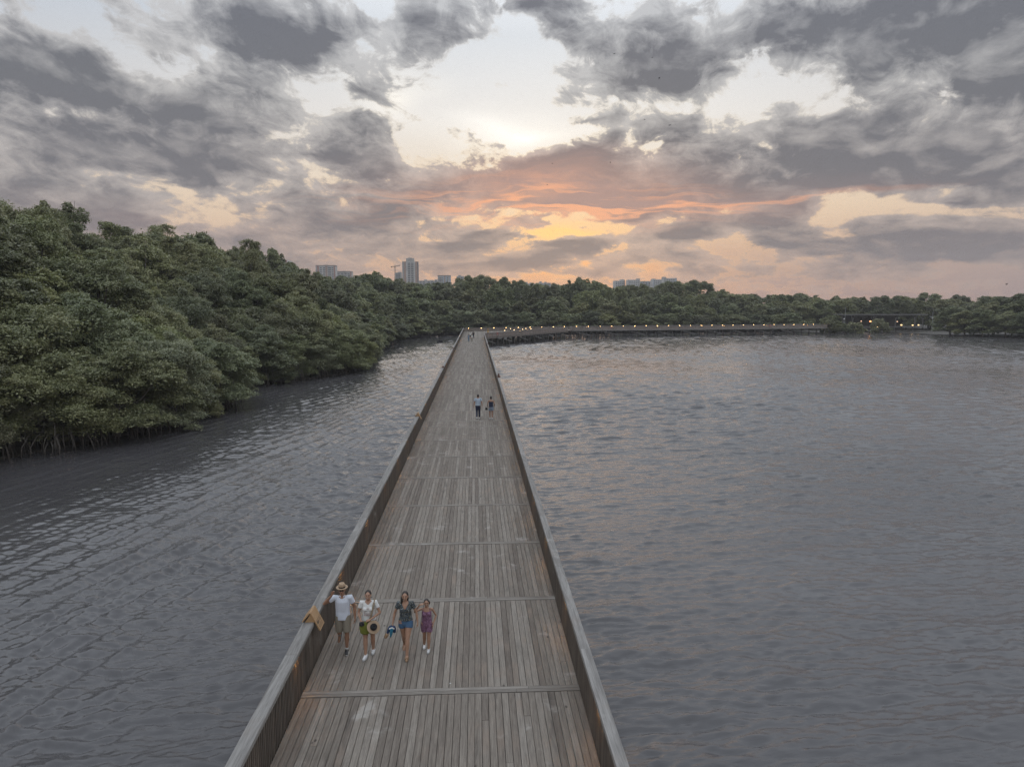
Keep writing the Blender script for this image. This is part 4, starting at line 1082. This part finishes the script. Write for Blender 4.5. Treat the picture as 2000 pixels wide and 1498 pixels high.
def cloth(name, c, rough=.85, fold=.5):
    m, t, p = material(name); tc = t.new('ShaderNodeTexCoord').outputs['Object']
    n = t.noise(tc, 5, 3, .5, .8); t.put(p.inputs['Base Color'], t.mix(n, tuple(x*.9 for x in c)+(1,), tuple(min(1, x*1.06) for x in c)+(1,))); p.inputs['Roughness'].default_value = rough
    p.inputs['Specular IOR Level'].default_value = .2
    f = t.noise(t.v('MULTIPLY', tc, (9, 9, 3.2)), 1.2, 3, .5, 1.4); b = t.new('ShaderNodeBump'); b.inputs['Strength'].default_value = fold; b.inputs['Distance'].default_value = .03; t.put(b.inputs['Height'], f); t.l.new(b.outputs[0], p.inputs['Normal'])
    return m
def floral(name, base, cols, scale):
    m, t, p = material(name); tc = t.new('ShaderNodeTexCoord').outputs['Object']
    v = t.new('ShaderNodeTexVoronoi'); t.put(v.inputs['Vector'], t.v('ADD', tc, t.v('SCALE', t.new('ShaderNodeTexNoise').outputs['Color'], .02))); v.inputs['Scale'].default_value = scale
    k = t.sep(v.outputs['Color'])
    c = t.ramp(k[0], [(0, cols[0]), (.4, cols[1]), (.7, cols[2])], 'CONSTANT')
    t.put(p.inputs['Base Color'], t.mix(t.mr(v.outputs['Distance'], .28, .42, 1, 0), tuple(base)+(1,), c)); p.inputs['Roughness'].default_value = .85; return m
SK = {'tan': skin_mat('brown_skin', (.30,.165,.105)), 'warm': skin_mat('warm_brown_skin', (.37,.215,.145)), 'child': skin_mat('light_brown_skin', (.33,.19,.125))}
CL = {'white': cloth('white_polo_cotton', (.62,.66,.74)), 'tee': cloth('white_tee_cotton', (.68,.69,.68)), 'khaki': cloth('khaki_twill', (.255,.225,.18)), 'grey': cloth('stone_grey_twill', (.27,.25,.22)), 'denim': cloth('blue_denim', (.065,.125,.215)), 'navy': cloth('navy_cotton', (.028,.035,.062)),
      'shirt_blue': cloth('pale_grey_blue_cotton', (.37,.44,.52)), 'slate': cloth('slate_blue_denim', (.20,.24,.30)), 'green': cloth('olive_green_cloth', (.19,.21,.045)), 'black': cloth('black_cloth', (.02,.02,.022)), 'white2': cloth('off_white_cloth', (.60,.60,.57)), 'jean': cloth('washed_denim', (.14,.22,.31)), 'tanstrap': cloth('tan_canvas', (.25,.20,.14)),
      'floral': floral('dark_floral_print', (.035,.045,.055), [(.20,.25,.27),(.34,.36,.34),(.26,.22,.10)], 42), 'pinkfloral': floral('purple_floral_print', (.16,.075,.13), [(.36,.20,.33),(.03,.02,.035),(.42,.30,.38)], 46)}
M['hair'] = plain('dark_brown_hair', (.022,.015,.012), .5, scale=60); M['eye'] = plain('dark_eye', (.015,.012,.012), .2); M['lip'] = plain('lip', (.26,.09,.07), .5); M['teeth'] = plain('teeth', (.62,.58,.52), .3)
M['sneaker'] = plain('white_sneaker', (.70,.70,.70), .6); M['darkshoe'] = plain('black_shoe', (.03,.03,.032), .5); M['sole'] = plain('white_sole', (.55,.55,.54), .6); M['sandal'] = plain('tan_leather_sandal', (.30,.19,.11), .6); M['straw'] = plain('woven_straw', (.42,.30,.20), .8, scale=80, var=.18)
def lerp(a, b, t_): return tuple(a[i]+(b[i]-a[i])*t_ for i in range(3))
def person(label, loc, rz, H, J, skin, top, bottom, shoes, hair, female=False, vox=.0075, face=True, sleeve=.45, short=.9, group=None, dress=False, strap=False, neck_open=.0, hatless=True, hand_dirs=None, build=1.0):
    """J: joints in metres for a 1.70 m figure that faces -y. Person's right hand is at -x."""
    s = H/1.70
    e = empty('person', loc, rz, label, 'person', group); e.scale = (s, s, s)
    hipz = J.get('hipz', .90); px_ = J.get('sway', 0.0); sh = .172 if female else .198
    hw = .162 if female else .158; ww = .118 if female else .142; lean = J.get('lean', -.02)
    sz = hipz+.50
    head = Vector(J.get('head', (px_*.5, lean-.035, sz+.205)))
    shl = {}; arms = {}
    for sd, k in ((-1, 'r'), (1, 'l')):
        S_ = Vector((px_*.6+sd*sh, lean, sz-.005)); shl[k] = S_
        arms[k] = [S_, Vector(J['elbow_'+k]), Vector(J['wrist_'+k])]
    legs = {}
    for sd, k in ((-1, 'r'), (1, 'l')):
        legs[k] = [Vector((px_+sd*.092, 0, hipz)), Vector(J['knee_'+k]), Vector(J['ankle_'+k])]
    # ---- body: one continuous surface
    b = MB()
    slab_tube(b, [(px_,0,hipz-.10,hw*.8,.085), (px_,.005,hipz-.02,hw,.108), (px_,0,hipz+.06,hw*.95,.10), (px_*.9,lean*.4,hipz+.18,ww,.088), (px_*.8,lean*.7,hipz+.30,ww*1.12,.10), (px_*.7,lean,hipz+.40,ww*1.2,.105), (px_*.6,lean,sz-.03,sh*.86,.085), (px_*.6,lean,sz+.035,sh*.5,.06), (px_*.6,lean,sz+.06,.06,.05)])
    if female:
        for sd in (-1, 1): ell(b, (px_*.7+sd*.07, lean-.085, hipz+.355), (.062,.055,.06))
    capsule(b, [(px_*.6, lean+.005, sz+.03), lerp((px_*.6, lean, sz+.03), head, .62)], [.056 if female else .064, .05 if female else .058])
    ell(b, head, (.076,.094,.112)); ell(b, head+Vector((0,-.030,-.055)), (.054,.062,.062)); ell(b, head+Vector((0,-.062,-.088)), (.026,.024,.024))
    capsule(b, [head+Vector((0,-.088,.012)), head+Vector((0,-.106,-.026))], [.010,.015], 8)
    ell(b, head+Vector((0,-.078,.030)), (.058,.018,.014))
    for sd in (-1, 1): ell(b, head+Vector((sd*.077,.004,-.008)), (.012,.022,.032)); ell(b, head+Vector((sd*.036,-.072,-.024)), (.024,.02,.02))
    for k in 'rl':
        S_, E_, W_ = arms[k]; f = (.84 if female else 1.0)*build
        capsule(b, [lerp(S_, (px_*.6, lean, sz), .22), S_, lerp(S_, E_, .45), E_], [.046*f,.050*f,.046*f,.038*f])
        capsule(b, [E_, lerp(E_, W_, .3), lerp(E_, W_, .75), W_], [.037*f,.041*f,.030*f,.025*f])
        hd = (hand_dirs or {}).get(k); dv = Vector(hd[0]) if hd else (W_-E_); pn = Vector(hd[1]) if hd else Vector((1 if k == 'r' else -1, -.2, 0))
        hand(b, W_, dv, pn, 1 if k == 'r' else -1, 1.06 if not female else .96, (hd[2] if hd else .55))
        A, K_, N_ = legs[k]; f = 1.04 if female else 1.0
        capsule(b, [A, lerp(A, K_, .4), lerp(A, K_, .85), K_], [.098*f,.086*f,.062*f,.056])
        capsule(b, [K_, lerp(K_, N_, .3), lerp(K_, N_, .75), N_], [.054,.058*f,.041,.037])
        fd = Vector(J.get('foot_'+k, (0,-1,0))).normalized()
        capsule(b, [N_-fd*.03, N_+fd*.05+Vector((0,0,-.035)), N_+fd*.13+Vector((0,0,-.055))], [.038,.038,.028])
    fuse('body', b, SK[skin], e, vox)
    # ---- face
    if face:
        q = MB()
        for sd in (-1, 1): ell(q, head+Vector((sd*.032,-.085,.010)), (.012,.008,.007), n=10, m_=6)
        q.build('eyes', M['eye'], e, True)
        q = MB()
        for sd in (-1, 1): capsule(q, [head+Vector((sd*.018,-.094,.033)), head+Vector((sd*.046,-.081,.034))], [.005,.004], 6)
        q.build('eyebrows', M['hair'], e, True)
        q = MB(); ell(q, head+Vector((0,-.086,-.058)), (.026,.010,.010), n=12, m_=6); q.build('mouth', M['lip'], e, True)
        if female:
            q = MB(); ell(q, head+Vector((0,-.092,-.057)), (.019,.007,.0045), n=12, m_=6); q.build('teeth', M['teeth'], e, True)
    # ---- hair
    q = MB()
    if hair == 'short':
        ell(q, head+Vector((0,.016,.030)), (.083,.097,.098)); ell(q, head+Vector((0,.045,-.02)), (.072,.062,.065))
    else:
        ell(q, head+Vector((0,.020,.024)), (.085,.096,.104)); ell(q, head+Vector((0,.05,-.025)), (.074,.062,.075))
        if hair == 'bun': ell(q, head+Vector((0,.055,.125)), (.042,.042,.04))
        if hair == 'low_bun': ell(q, head+Vector((.02,.11,.02)), (.05,.045,.05))
        if hair == 'long':
            capsule(q, [head+Vector((-.065,.02,-.01)), head+Vector((-.088,.005,-.10)), head+Vector((-.092,-.02,-.20))], [.032,.036,.016]); capsule(q, [head+Vector((.05,.05,-.02)), head+Vector((.055,.05,-.14))], [.04,.03]); capsule(q, [head+Vector((0,.075,0)), head+Vector((0,.07,-.20))], [.06,.05])
        if hair == 'side': ell(q, head+Vector((.075,.05,-.02)), (.045,.05,.06)); ell(q, head+Vector((-.06,.05,-.03)), (.04,.05,.06))
    # cut the hair back from the face
    ho = fuse('hair', q, M['hair'], e, max(vox, .008), 2)
    bm = bmesh.new(); bm.from_mesh(ho.data)
    dead = [v for v in bm.verts if (v.co.y-head.y) < -.060 and (v.co.z-head.z) < .066 and abs(v.co.x-head.x) < .07 and (v.co.z-head.z) > -.13]
    bmesh.ops.delete(bm, geom=dead, context='VERTS'); bm.to_mesh(ho.data); bm.free()
    # ---- top
    g_ = .014; q = MB(); th_z = hipz+(.03 if not dress else -.03)
    if J.get('hem'): th_z = hipz+J['hem']
    rings = [(px_,0,th_z,hw+g_+.012,.118+g_), (px_*.95,lean*.3,hipz+.14,ww+g_+.022,.098+g_), (px_*.8,lean*.7,hipz+.30,ww*1.12+g_+.010,.105+g_), (px_*.7,lean,hipz+.40,ww*1.2+g_,.108+g_)]
    if strap: rings += [(px_*.7,lean,hipz+.435,ww*1.12+g_,.100+g_)]
    else: rings += [(px_*.6,lean,sz-.03,sh*.86+g_,.085+g_), (px_*.6,lean,sz+.03,sh*.55+g_,.062+g_), (px_*.6,lean+.004,sz+.045,.075,.064)]
    slab_tube(q, rings)
    if female:
        for sd in (-1, 1): ell(q, (px_*.7+sd*.07, lean-.088, hipz+.352), (.067,.06,.064))
    if strap:
        for sd in (-1, 1): capsule(q, [(px_*.7+sd*.10, lean-.085, hipz+.42), (px_*.6+sd*.105, lean-.03, sz+.035), (px_*.6+sd*.10, lean+.07, hipz+.42)], [.012,.012,.012], 8)
    elif sleeve > 0:
        for k in 'rl':
            S_, E_, W_ = arms[k]; f = .9 if female else 1.0
            q.tube([lerp(S_, (px_*.6, lean, sz-.02), .4), S_+Vector((0,0,.004)), lerp(S_, E_, sleeve*.6), lerp(S_, E_, sleeve)], [.066*f,.073*f,.066*f,.067*f], 14)
    to = fuse('romper' if dress else ('tank_top' if strap else 'shirt'), q, CL[top], e, max(vox, .009), 2)
    if neck_open:
        bm = bmesh.new(); bm.from_mesh(to.data); nz_ = sz+.05
        dead = [v for v in bm.verts if v.co.y < lean-.03 and (v.co.z > nz_-neck_open) and abs(v.co.x-px_*.6) < .085*(v.co.z-(nz_-neck_open))/neck_open+.012]
        bmesh.ops.delete(bm, geom=dead, context='VERTS'); bm.to_mesh(to.data); bm.free()
    # ---- bottom
    q = MB(); slab_tube(q, [(px_,0,hipz-.13,hw*.80,.09), (px_,.004,hipz-.05,hw+.016,.122), (px_,0,hipz+.05,hw+.012,.114), (px_*.95,0,hipz+.11,hw*.86+.012,.104)])
    for k in 'rl':
        A, K_, N_ = legs[k]
        if short <= 1.0: q.tube([A+Vector((0,0,.03)), lerp(A, K_, .25), lerp(A, K_, short)], [.100,.108,.098 if short > .7 else .104], 16)
        else: q.tube([A+Vector((0,0,.03)), lerp(A, K_, .4), K_, lerp(K_, N_, .4), lerp(K_, N_, .97)], [.100,.094,.070,.068,.054], 16)
    fuse('shorts' if short <= 1.0 else 'trousers', q, CL[bottom], e, max(vox, .009), 2)
    # ---- shoes
    for k in 'rl':
        A, K_, N_ = legs[k]; fd = Vector(J.get('foot_'+k, (0,-1,0))).normalized(); lf = fd.cross(Vector((0,0,1))).normalized(); up = lf.cross(fd).normalized()
        q = MB(); base = N_-up*.078
        if shoes != 'sandal':
            capsule(q, [base-fd*.045+up*.045, base+fd*.05+up*.045, base+fd*.155+up*.034], [.044,.044,.036], 12); capsule(q, [N_-fd*.012, N_-fd*.02-up*.03], [.047,.05], 12)
            so = fuse('shoe', q, M['sneaker'] if shoes == 'white' else M['darkshoe'], e, .008, 2)
            q = MB(); n = 18
            V = []
            for h in (0.0, .026):
                for j in range(n):
                    a = 2*math.pi*j/n; V.append(base+fd*(.055+.143*math.cos(a))+lf*(.048*math.sin(a)*(1-.12*math.cos(a)))+up*(h+.001))
            q.add(V, [tuple(reversed(range(n))), tuple(range(n, 2*n))]+[(j, (j+1) % n, n+(j+1) % n, n+j) for j in range(n)])
            q.build('sole', M['sole'], so)
            if shoes != 'white' and vox < .009:
                q = MB(); q.tube([N_+Vector((0,0,.0)), N_+(K_-N_).normalized()*.055], [.044,.042], 14); q.build('sock', M['sole'], e, True)
        else:
            n = 18; V = []
            for h in (0.0, .030):
                for j in range(n):
                    a = 2*math.pi*j/n; V.append(base+fd*(.055+.138*math.cos(a))+lf*(.045*math.sin(a))+up*(h+.001))
            q.add(V, [tuple(reversed(range(n))), tuple(range(n, 2*n))]+[(j, (j+1) % n, n+(j+1) % n, n+j) for j in range(n)])
            for o_ in (.02, .075, .115): q.bar(base+fd*o_-lf*.046+up*.05, base+fd*o_+lf*.046+up*.05, .028, .035, up=tuple(up))
            q.build('sandal', M['sandal'], e)
    return e, head, s
def hat_mesh(e, c, tilt, crown_col, band_col, rb=.18, rc=.085, hc=.115, top_col=None):
    m4 = tilt.to_matrix() if hasattr(tilt, 'to_matrix') else tilt
    q = MB(); q.lathe([(rc*.9,0.006),(rb*.7,.0),(rb,.012),(rb+.006,.018),(rb,.024),(rb*.7,.012),(rc*.95,.018)], c, 28, mat=m4); q.build('brim', crown_col, e, True)
    q = MB(); q.lathe([(rc*1.0,.004),(rc*1.02,.03),(rc*.98,.07),(rc*.84,hc),(rc*.5,hc+.006),(rc*.2,hc-.012),(0.001,hc-.016)], c, 24, mat=m4); q.build('crown', top_col or crown_col, e, True)
    q = MB(); q.lathe([(rc*1.03,.016),(rc*1.045,.02),(rc*1.045,.046),(rc*1.02,.05)], c, 24, mat=m4); q.build('band', band_col, e, True)
from mathutils import Euler
# 1 man in the hat -------------------------------------------------
P1 = (-3.30, 16.98, DZ+.004)
e, hd, s = person('man in a straw hat, white polo and khaki shorts, touching his hat brim', P1, .04, 1.665,
  dict(elbow_r=(-.435,-.10,1.30), wrist_r=(-.235,-.20,1.545), elbow_l=(.285,.045,1.13), wrist_l=(.300,-.03,.865), knee_r=(-.10,.0,.49), ankle_r=(-.15,.34,.28), foot_r=(-.12,-.45,-.9), knee_l=(.10,-.09,.50), ankle_l=(.085,-.10,.084), foot_l=(.08,-1,0), hipz=.92, sway=0.0, lean=-.03, hem=-.07),
  'tan', 'white', 'khaki', 'dark', 'short', sleeve=.52, short=.92, neck_open=.05, hand_dirs={'r': ((.25,.05,1), (.6,-.6,0), .9), 'l': ((0,-.15,-1), (-1,0,0), .8)}, build=1.05)
h = empty('straw_hat', (0,0,0)); h.parent = e
h.name = 'straw_hat'
hat_mesh(h, hd+Vector((0,.005,.055)), Euler((.10,0,0)), M['straw'], M['hair'], .140, .082, .12)
q = MB()
for sd in (-1, 1): q.bar((sd*.03, -.085, 1.475), (sd*.085, -.055, 1.445), .05, .006, up=(0,-1,.5))
q.build('collar', CL['white'], e)
q = MB(); ell(q, hd+Vector((0,-.088,.010)), (.062,.016,.020)); q.build('sunglasses', M['eye'], e, True)
# 2 woman in the white tee -----------------------------------------
P2 = (-2.64, 16.78, DZ+.004)
e, hd, s = person('smiling woman in a white printed tee and grey shorts carrying a straw hat', P2, .03, 1.62,
  dict(elbow_r=(-.255,-.02,1.13), wrist_r=(-.175,-.20,.985), elbow_l=(.285,-.03,1.12), wrist_l=(.055,-.225,1.02), knee_r=(-.085,-.10,.50), ankle_r=(-.075,-.20,.084), foot_r=(-.22,-1,0), knee_l=(.088,.0,.49), ankle_l=(.085,.10,.084), foot_l=(-.02,-1,0), hipz=.90, lean=-.02),
  'warm', 'tee', 'grey', 'white', 'tied', True, sleeve=.5, short=.78, neck_open=.07, hand_dirs={'r': ((.4,-.75,-.45), (.3,.2,-.9), .9), 'l': ((-1,-.25,-.2), (0,.3,-1), 1.0)})
q = MB()
for a_, b_ in (((-.095,-.147,1.28),(.095,-.147,1.28)), ((-.095,-.135,1.10),(.095,-.135,1.10)), ((-.095,-.147,1.28),(-.095,-.135,1.10)), ((.095,-.147,1.28),(.095,-.135,1.10)), ((-.08,-.141,1.145),(.08,-.141,1.145))): q.bar(a_, b_, .008, .012, up=(0,-1,0))
q.build('shirt_print', plain('faded_pink_print', (.42,.28,.27), .8), e)
bg_ = empty('shoulder_bag', (P2[0], P2[1], P2[2]), .03, 'olive green shoulder bag with tan strap on the woman in white', 'bag'); bg_.scale = (s,)*3
q = MB(); ell(q, (-.065,-.195,.800), (.155,.06,.165)); ell(q, (-.075,-.185,.70), (.135,.055,.085)); fuse('bag_body', q, CL['green'], bg_, .01, 2)
q = MB(); q.tube([(.125,.11,1.30),(.155,.03,1.445),(.158,-.045,1.43),(.130,-.13,1.31),(.085,-.165,1.12),(.03,-.20,.93)], [.026]*6, 8); q.build('strap', CL['tanstrap'], bg_, True)
ht = empty('straw_hat', (P2[0], P2[1], P2[2]), .03, 'tan straw hat with black band held at the hip of the woman in white', 'hat'); ht.scale = (s,)*3
hat_mesh(ht, Vector((.135,-.25,.83)), Euler((math.radians(46), math.radians(34), 0)), M['straw'], M['hair'], .165, .085, .09, CL['black'])
cm_ = empty('camera', (P2[0], P2[1], P2[2]), .03, 'black compact camera in the right hand of the woman in white', 'camera'); cm_.scale = (s,)*3
q = MB(); q.box(-.205,-.085,-.32,-.255,.905,.985); q.box(-.17,-.12,-.315,-.26,.986,1.0); q.build('camera_body', M['darkshoe'], cm_)
q = MB(); q.tube([(-.145,-.321,.945),(-.145,-.365,.94)], [.032,.03], 14); q.build('lens', M['eye'], cm_, True)
# 3 woman in the floral blouse --------------------------------------
P3_ = (-1.74, 16.72, DZ+.004)
e, hd, s = person('smiling woman in a dark floral blouse and denim shorts, mid stride', P3_, -.02, 1.60,
  dict(elbow_r=(-.285,.0,1.12), wrist_r=(-.325,-.06,.885), elbow_l=(.275,.03,1.12), wrist_l=(.305,-.01,.87), knee_r=(-.06,.05,.48), ankle_r=(-.085,.34,.125), foot_r=(-.05,-.85,-.55), knee_l=(.055,-.16,.50), ankle_l=(.045,-.24,.084), foot_l=(.05,-1,0), hipz=.90, lean=-.025, hem=.05),
  'warm', 'floral', 'denim', 'sandal', 'long', True, sleeve=.48, short=.36, neck_open=.17, hand_dirs={'r': ((-.2,-.1,-1), (1,0,0), 1.2), 'l': ((.05,-.1,-1), (-1,0,0), .7)})
bt = empty('beach_bundle', (P3_[0], P3_[1], P3_[2]), -.02, 'blue and teal cloth bundle in the hand of the woman in floral', 'bundle'); bt.scale = (s,)*3
q = MB(); ell(q, (-.345,-.09,.775), (.095,.07,.06)); capsule(q, [(-.41,-.11,.75), (-.46,-.12,.64)], [.05,.03]); capsule(q, [(-.30,-.07,.74),(-.285,-.07,.66)], [.055,.04]); fuse('dark_cloth', q, cloth('navy_beach_cloth', (.025,.05,.11)), bt, .01, 2)
q = MB(); capsule(q, [(-.345,-.15,.76), (-.36,-.15,.66), (-.375,-.15,.56)], [.05,.042,.02]); fuse('teal_cloth', q, cloth('teal_cloth', (.04,.17,.26)), bt, .01, 2)
q = MB(); capsule(q, [(-.40,-.16,.775), (-.33,-.165,.80), (-.29,-.15,.77)], [.02,.024,.02]); fuse('pale_strap', q, CL['white2'], bt, .01, 1)
q = MB(); capsule(q, [(-.475,-.14,.60), (-.50,-.15,.56)], [.05,.045]); fuse('sandal_toe', q, M['sandal'], bt, .01, 1)
# 4 girl -------------------------------------------------------------
P4 = (-1.255, 16.95, DZ+.004)
e, hd, s = person('girl in a purple floral romper and white sneakers, shading her eyes', P4, .02, 1.30,
  dict(elbow_r=(-.36,-.10,1.33), wrist_r=(-.195,-.21,1.60), elbow_l=(.305,.05,1.12), wrist_l=(.215,-.10,.90), knee_r=(-.07,.03,.49), ankle_r=(-.085,.16,.092), foot_r=(-.03,-1,-.12), knee_l=(.07,-.08,.50), ankle_l=(.065,-.14,.084), foot_l=(-.12,-1,0), hipz=.88, sway=.015, lean=-.01, head=(.01,-.045,1.60)),
  'child', 'pinkfloral', 'pinkfloral', 'white', 'side', True, sleeve=0, short=.66, dress=True, strap=True, hand_dirs={'r': ((.75,-.25,.35), (.2,.5,-.9), .25), 'l': ((-.1,-.4,-1), (-1,.2,0), .5)}, build=.92)
e.scale = (s*1.02, s*1.04, s)
# 5, 6 the couple walking away ---------------------------------------
P5 = (.16, 53.2, DZ+.004)
person('man seen from behind in a grey blue tee and dark trousers, walking away', P5, math.pi, 1.80,
  dict(elbow_r=(-.275,.02,1.12), wrist_r=(-.295,-.06,.88), elbow_l=(.275,.03,1.12), wrist_l=(.29,-.04,.87), knee_r=(-.085,-.08,.50), ankle_r=(-.085,-.12,.084), knee_l=(.085,.02,.49), ankle_l=(.09,.16,.11), foot_l=(0,-.9,-.35), hipz=.92), 'tan', 'shirt_blue', 'navy', 'white', 'short', vox=.012, face=False, sleeve=.5, short=1.2)
P6 = (1.13, 52.9, DZ+.004)
e6, hd6, s6 = person('woman seen from behind in a navy tank top and grey shorts with a hair bun', P6, math.pi, 1.70,
  dict(elbow_r=(-.265,.0,1.12), wrist_r=(-.25,-.16,.95), elbow_l=(.275,.0,1.13), wrist_l=(.235,-.15,.98), knee_r=(-.085,.02,.49), ankle_r=(-.085,.12,.10), foot_r=(0,-.95,-.3), knee_l=(.085,-.07,.50), ankle_l=(.08,-.10,.084), hipz=.90), 'tan', 'navy', 'slate', 'white', 'bun', True, vox=.012, face=False, sleeve=0, short=.62, strap=True)
hb = empty('handbag', (P6[0], P6[1], P6[2]), math.pi, 'black handbag at the left side of the woman in navy', 'bag'); hb.scale = (s6,)*3
q = MB(); ell(q, (.345,-.02,.79), (.10,.055,.105)); q.box(.25,.44,-.06,.03,.70,.80); fuse('bag_body', q, CL['black'], hb, .014, 2)
q = MB(); q.tube([(.27,-.02,.86),(.26,-.06,.97),(.29,-.08,1.02),(.36,-.04,.96),(.41,-.02,.86)], [.012]*5, 6); q.build('handle', CL['black'], hb, True)
# 7 - 10 the far pairs ------------------------------------------------
walkA = dict(elbow_r=(-.27,.02,1.12), wrist_r=(-.30,-.05,.88), elbow_l=(.27,.03,1.12), wrist_l=(.30,-.02,.87), knee_r=(-.085,-.07,.50), ankle_r=(-.085,-.12,.084), knee_l=(.085,.02,.49), ankle_l=(.09,.15,.10), hipz=.91)
walkB = dict(elbow_r=(-.27,.03,1.12), wrist_r=(-.29,-.02,.88), elbow_l=(.27,.0,1.12), wrist_l=(.28,-.07,.88), knee_r=(-.085,.02,.49), ankle_r=(-.085,.13,.10), knee_l=(.085,-.07,.50), ankle_l=(.085,-.11,.084), hipz=.90)
person('tiny figure in blue denim on the left at the far boardwalk end', (-1.65,168.7,DZ+.004), math.pi, 1.72, walkA, 'tan', 'jean', 'jean', 'dark', 'short', True, vox=.022, face=False, sleeve=.3, short=1.2)
person('tiny figure in a white top and khaki trousers at the far boardwalk end', (-.86,168.7,DZ+.004), math.pi, 1.66, walkB, 'warm', 'white2', 'khaki', 'dark', 'short', True, vox=.022, face=False, sleeve=.5, short=1.2)
person('tiny figure in a white shirt and dark shorts farthest left on the boardwalk', (-1.3,183.0,DZ+.004), math.pi, 1.74, walkA, 'tan', 'white2', 'black', 'dark', 'short', vox=.022, face=False, sleeve=.5, short=.9)
person('tiny figure all in black farthest right on the boardwalk', (-.56,184.6,DZ+.004), math.pi, 1.82, walkB, 'tan', 'black', 'navy', 'dark', 'short', vox=.022, face=False, sleeve=.8, short=1.2)
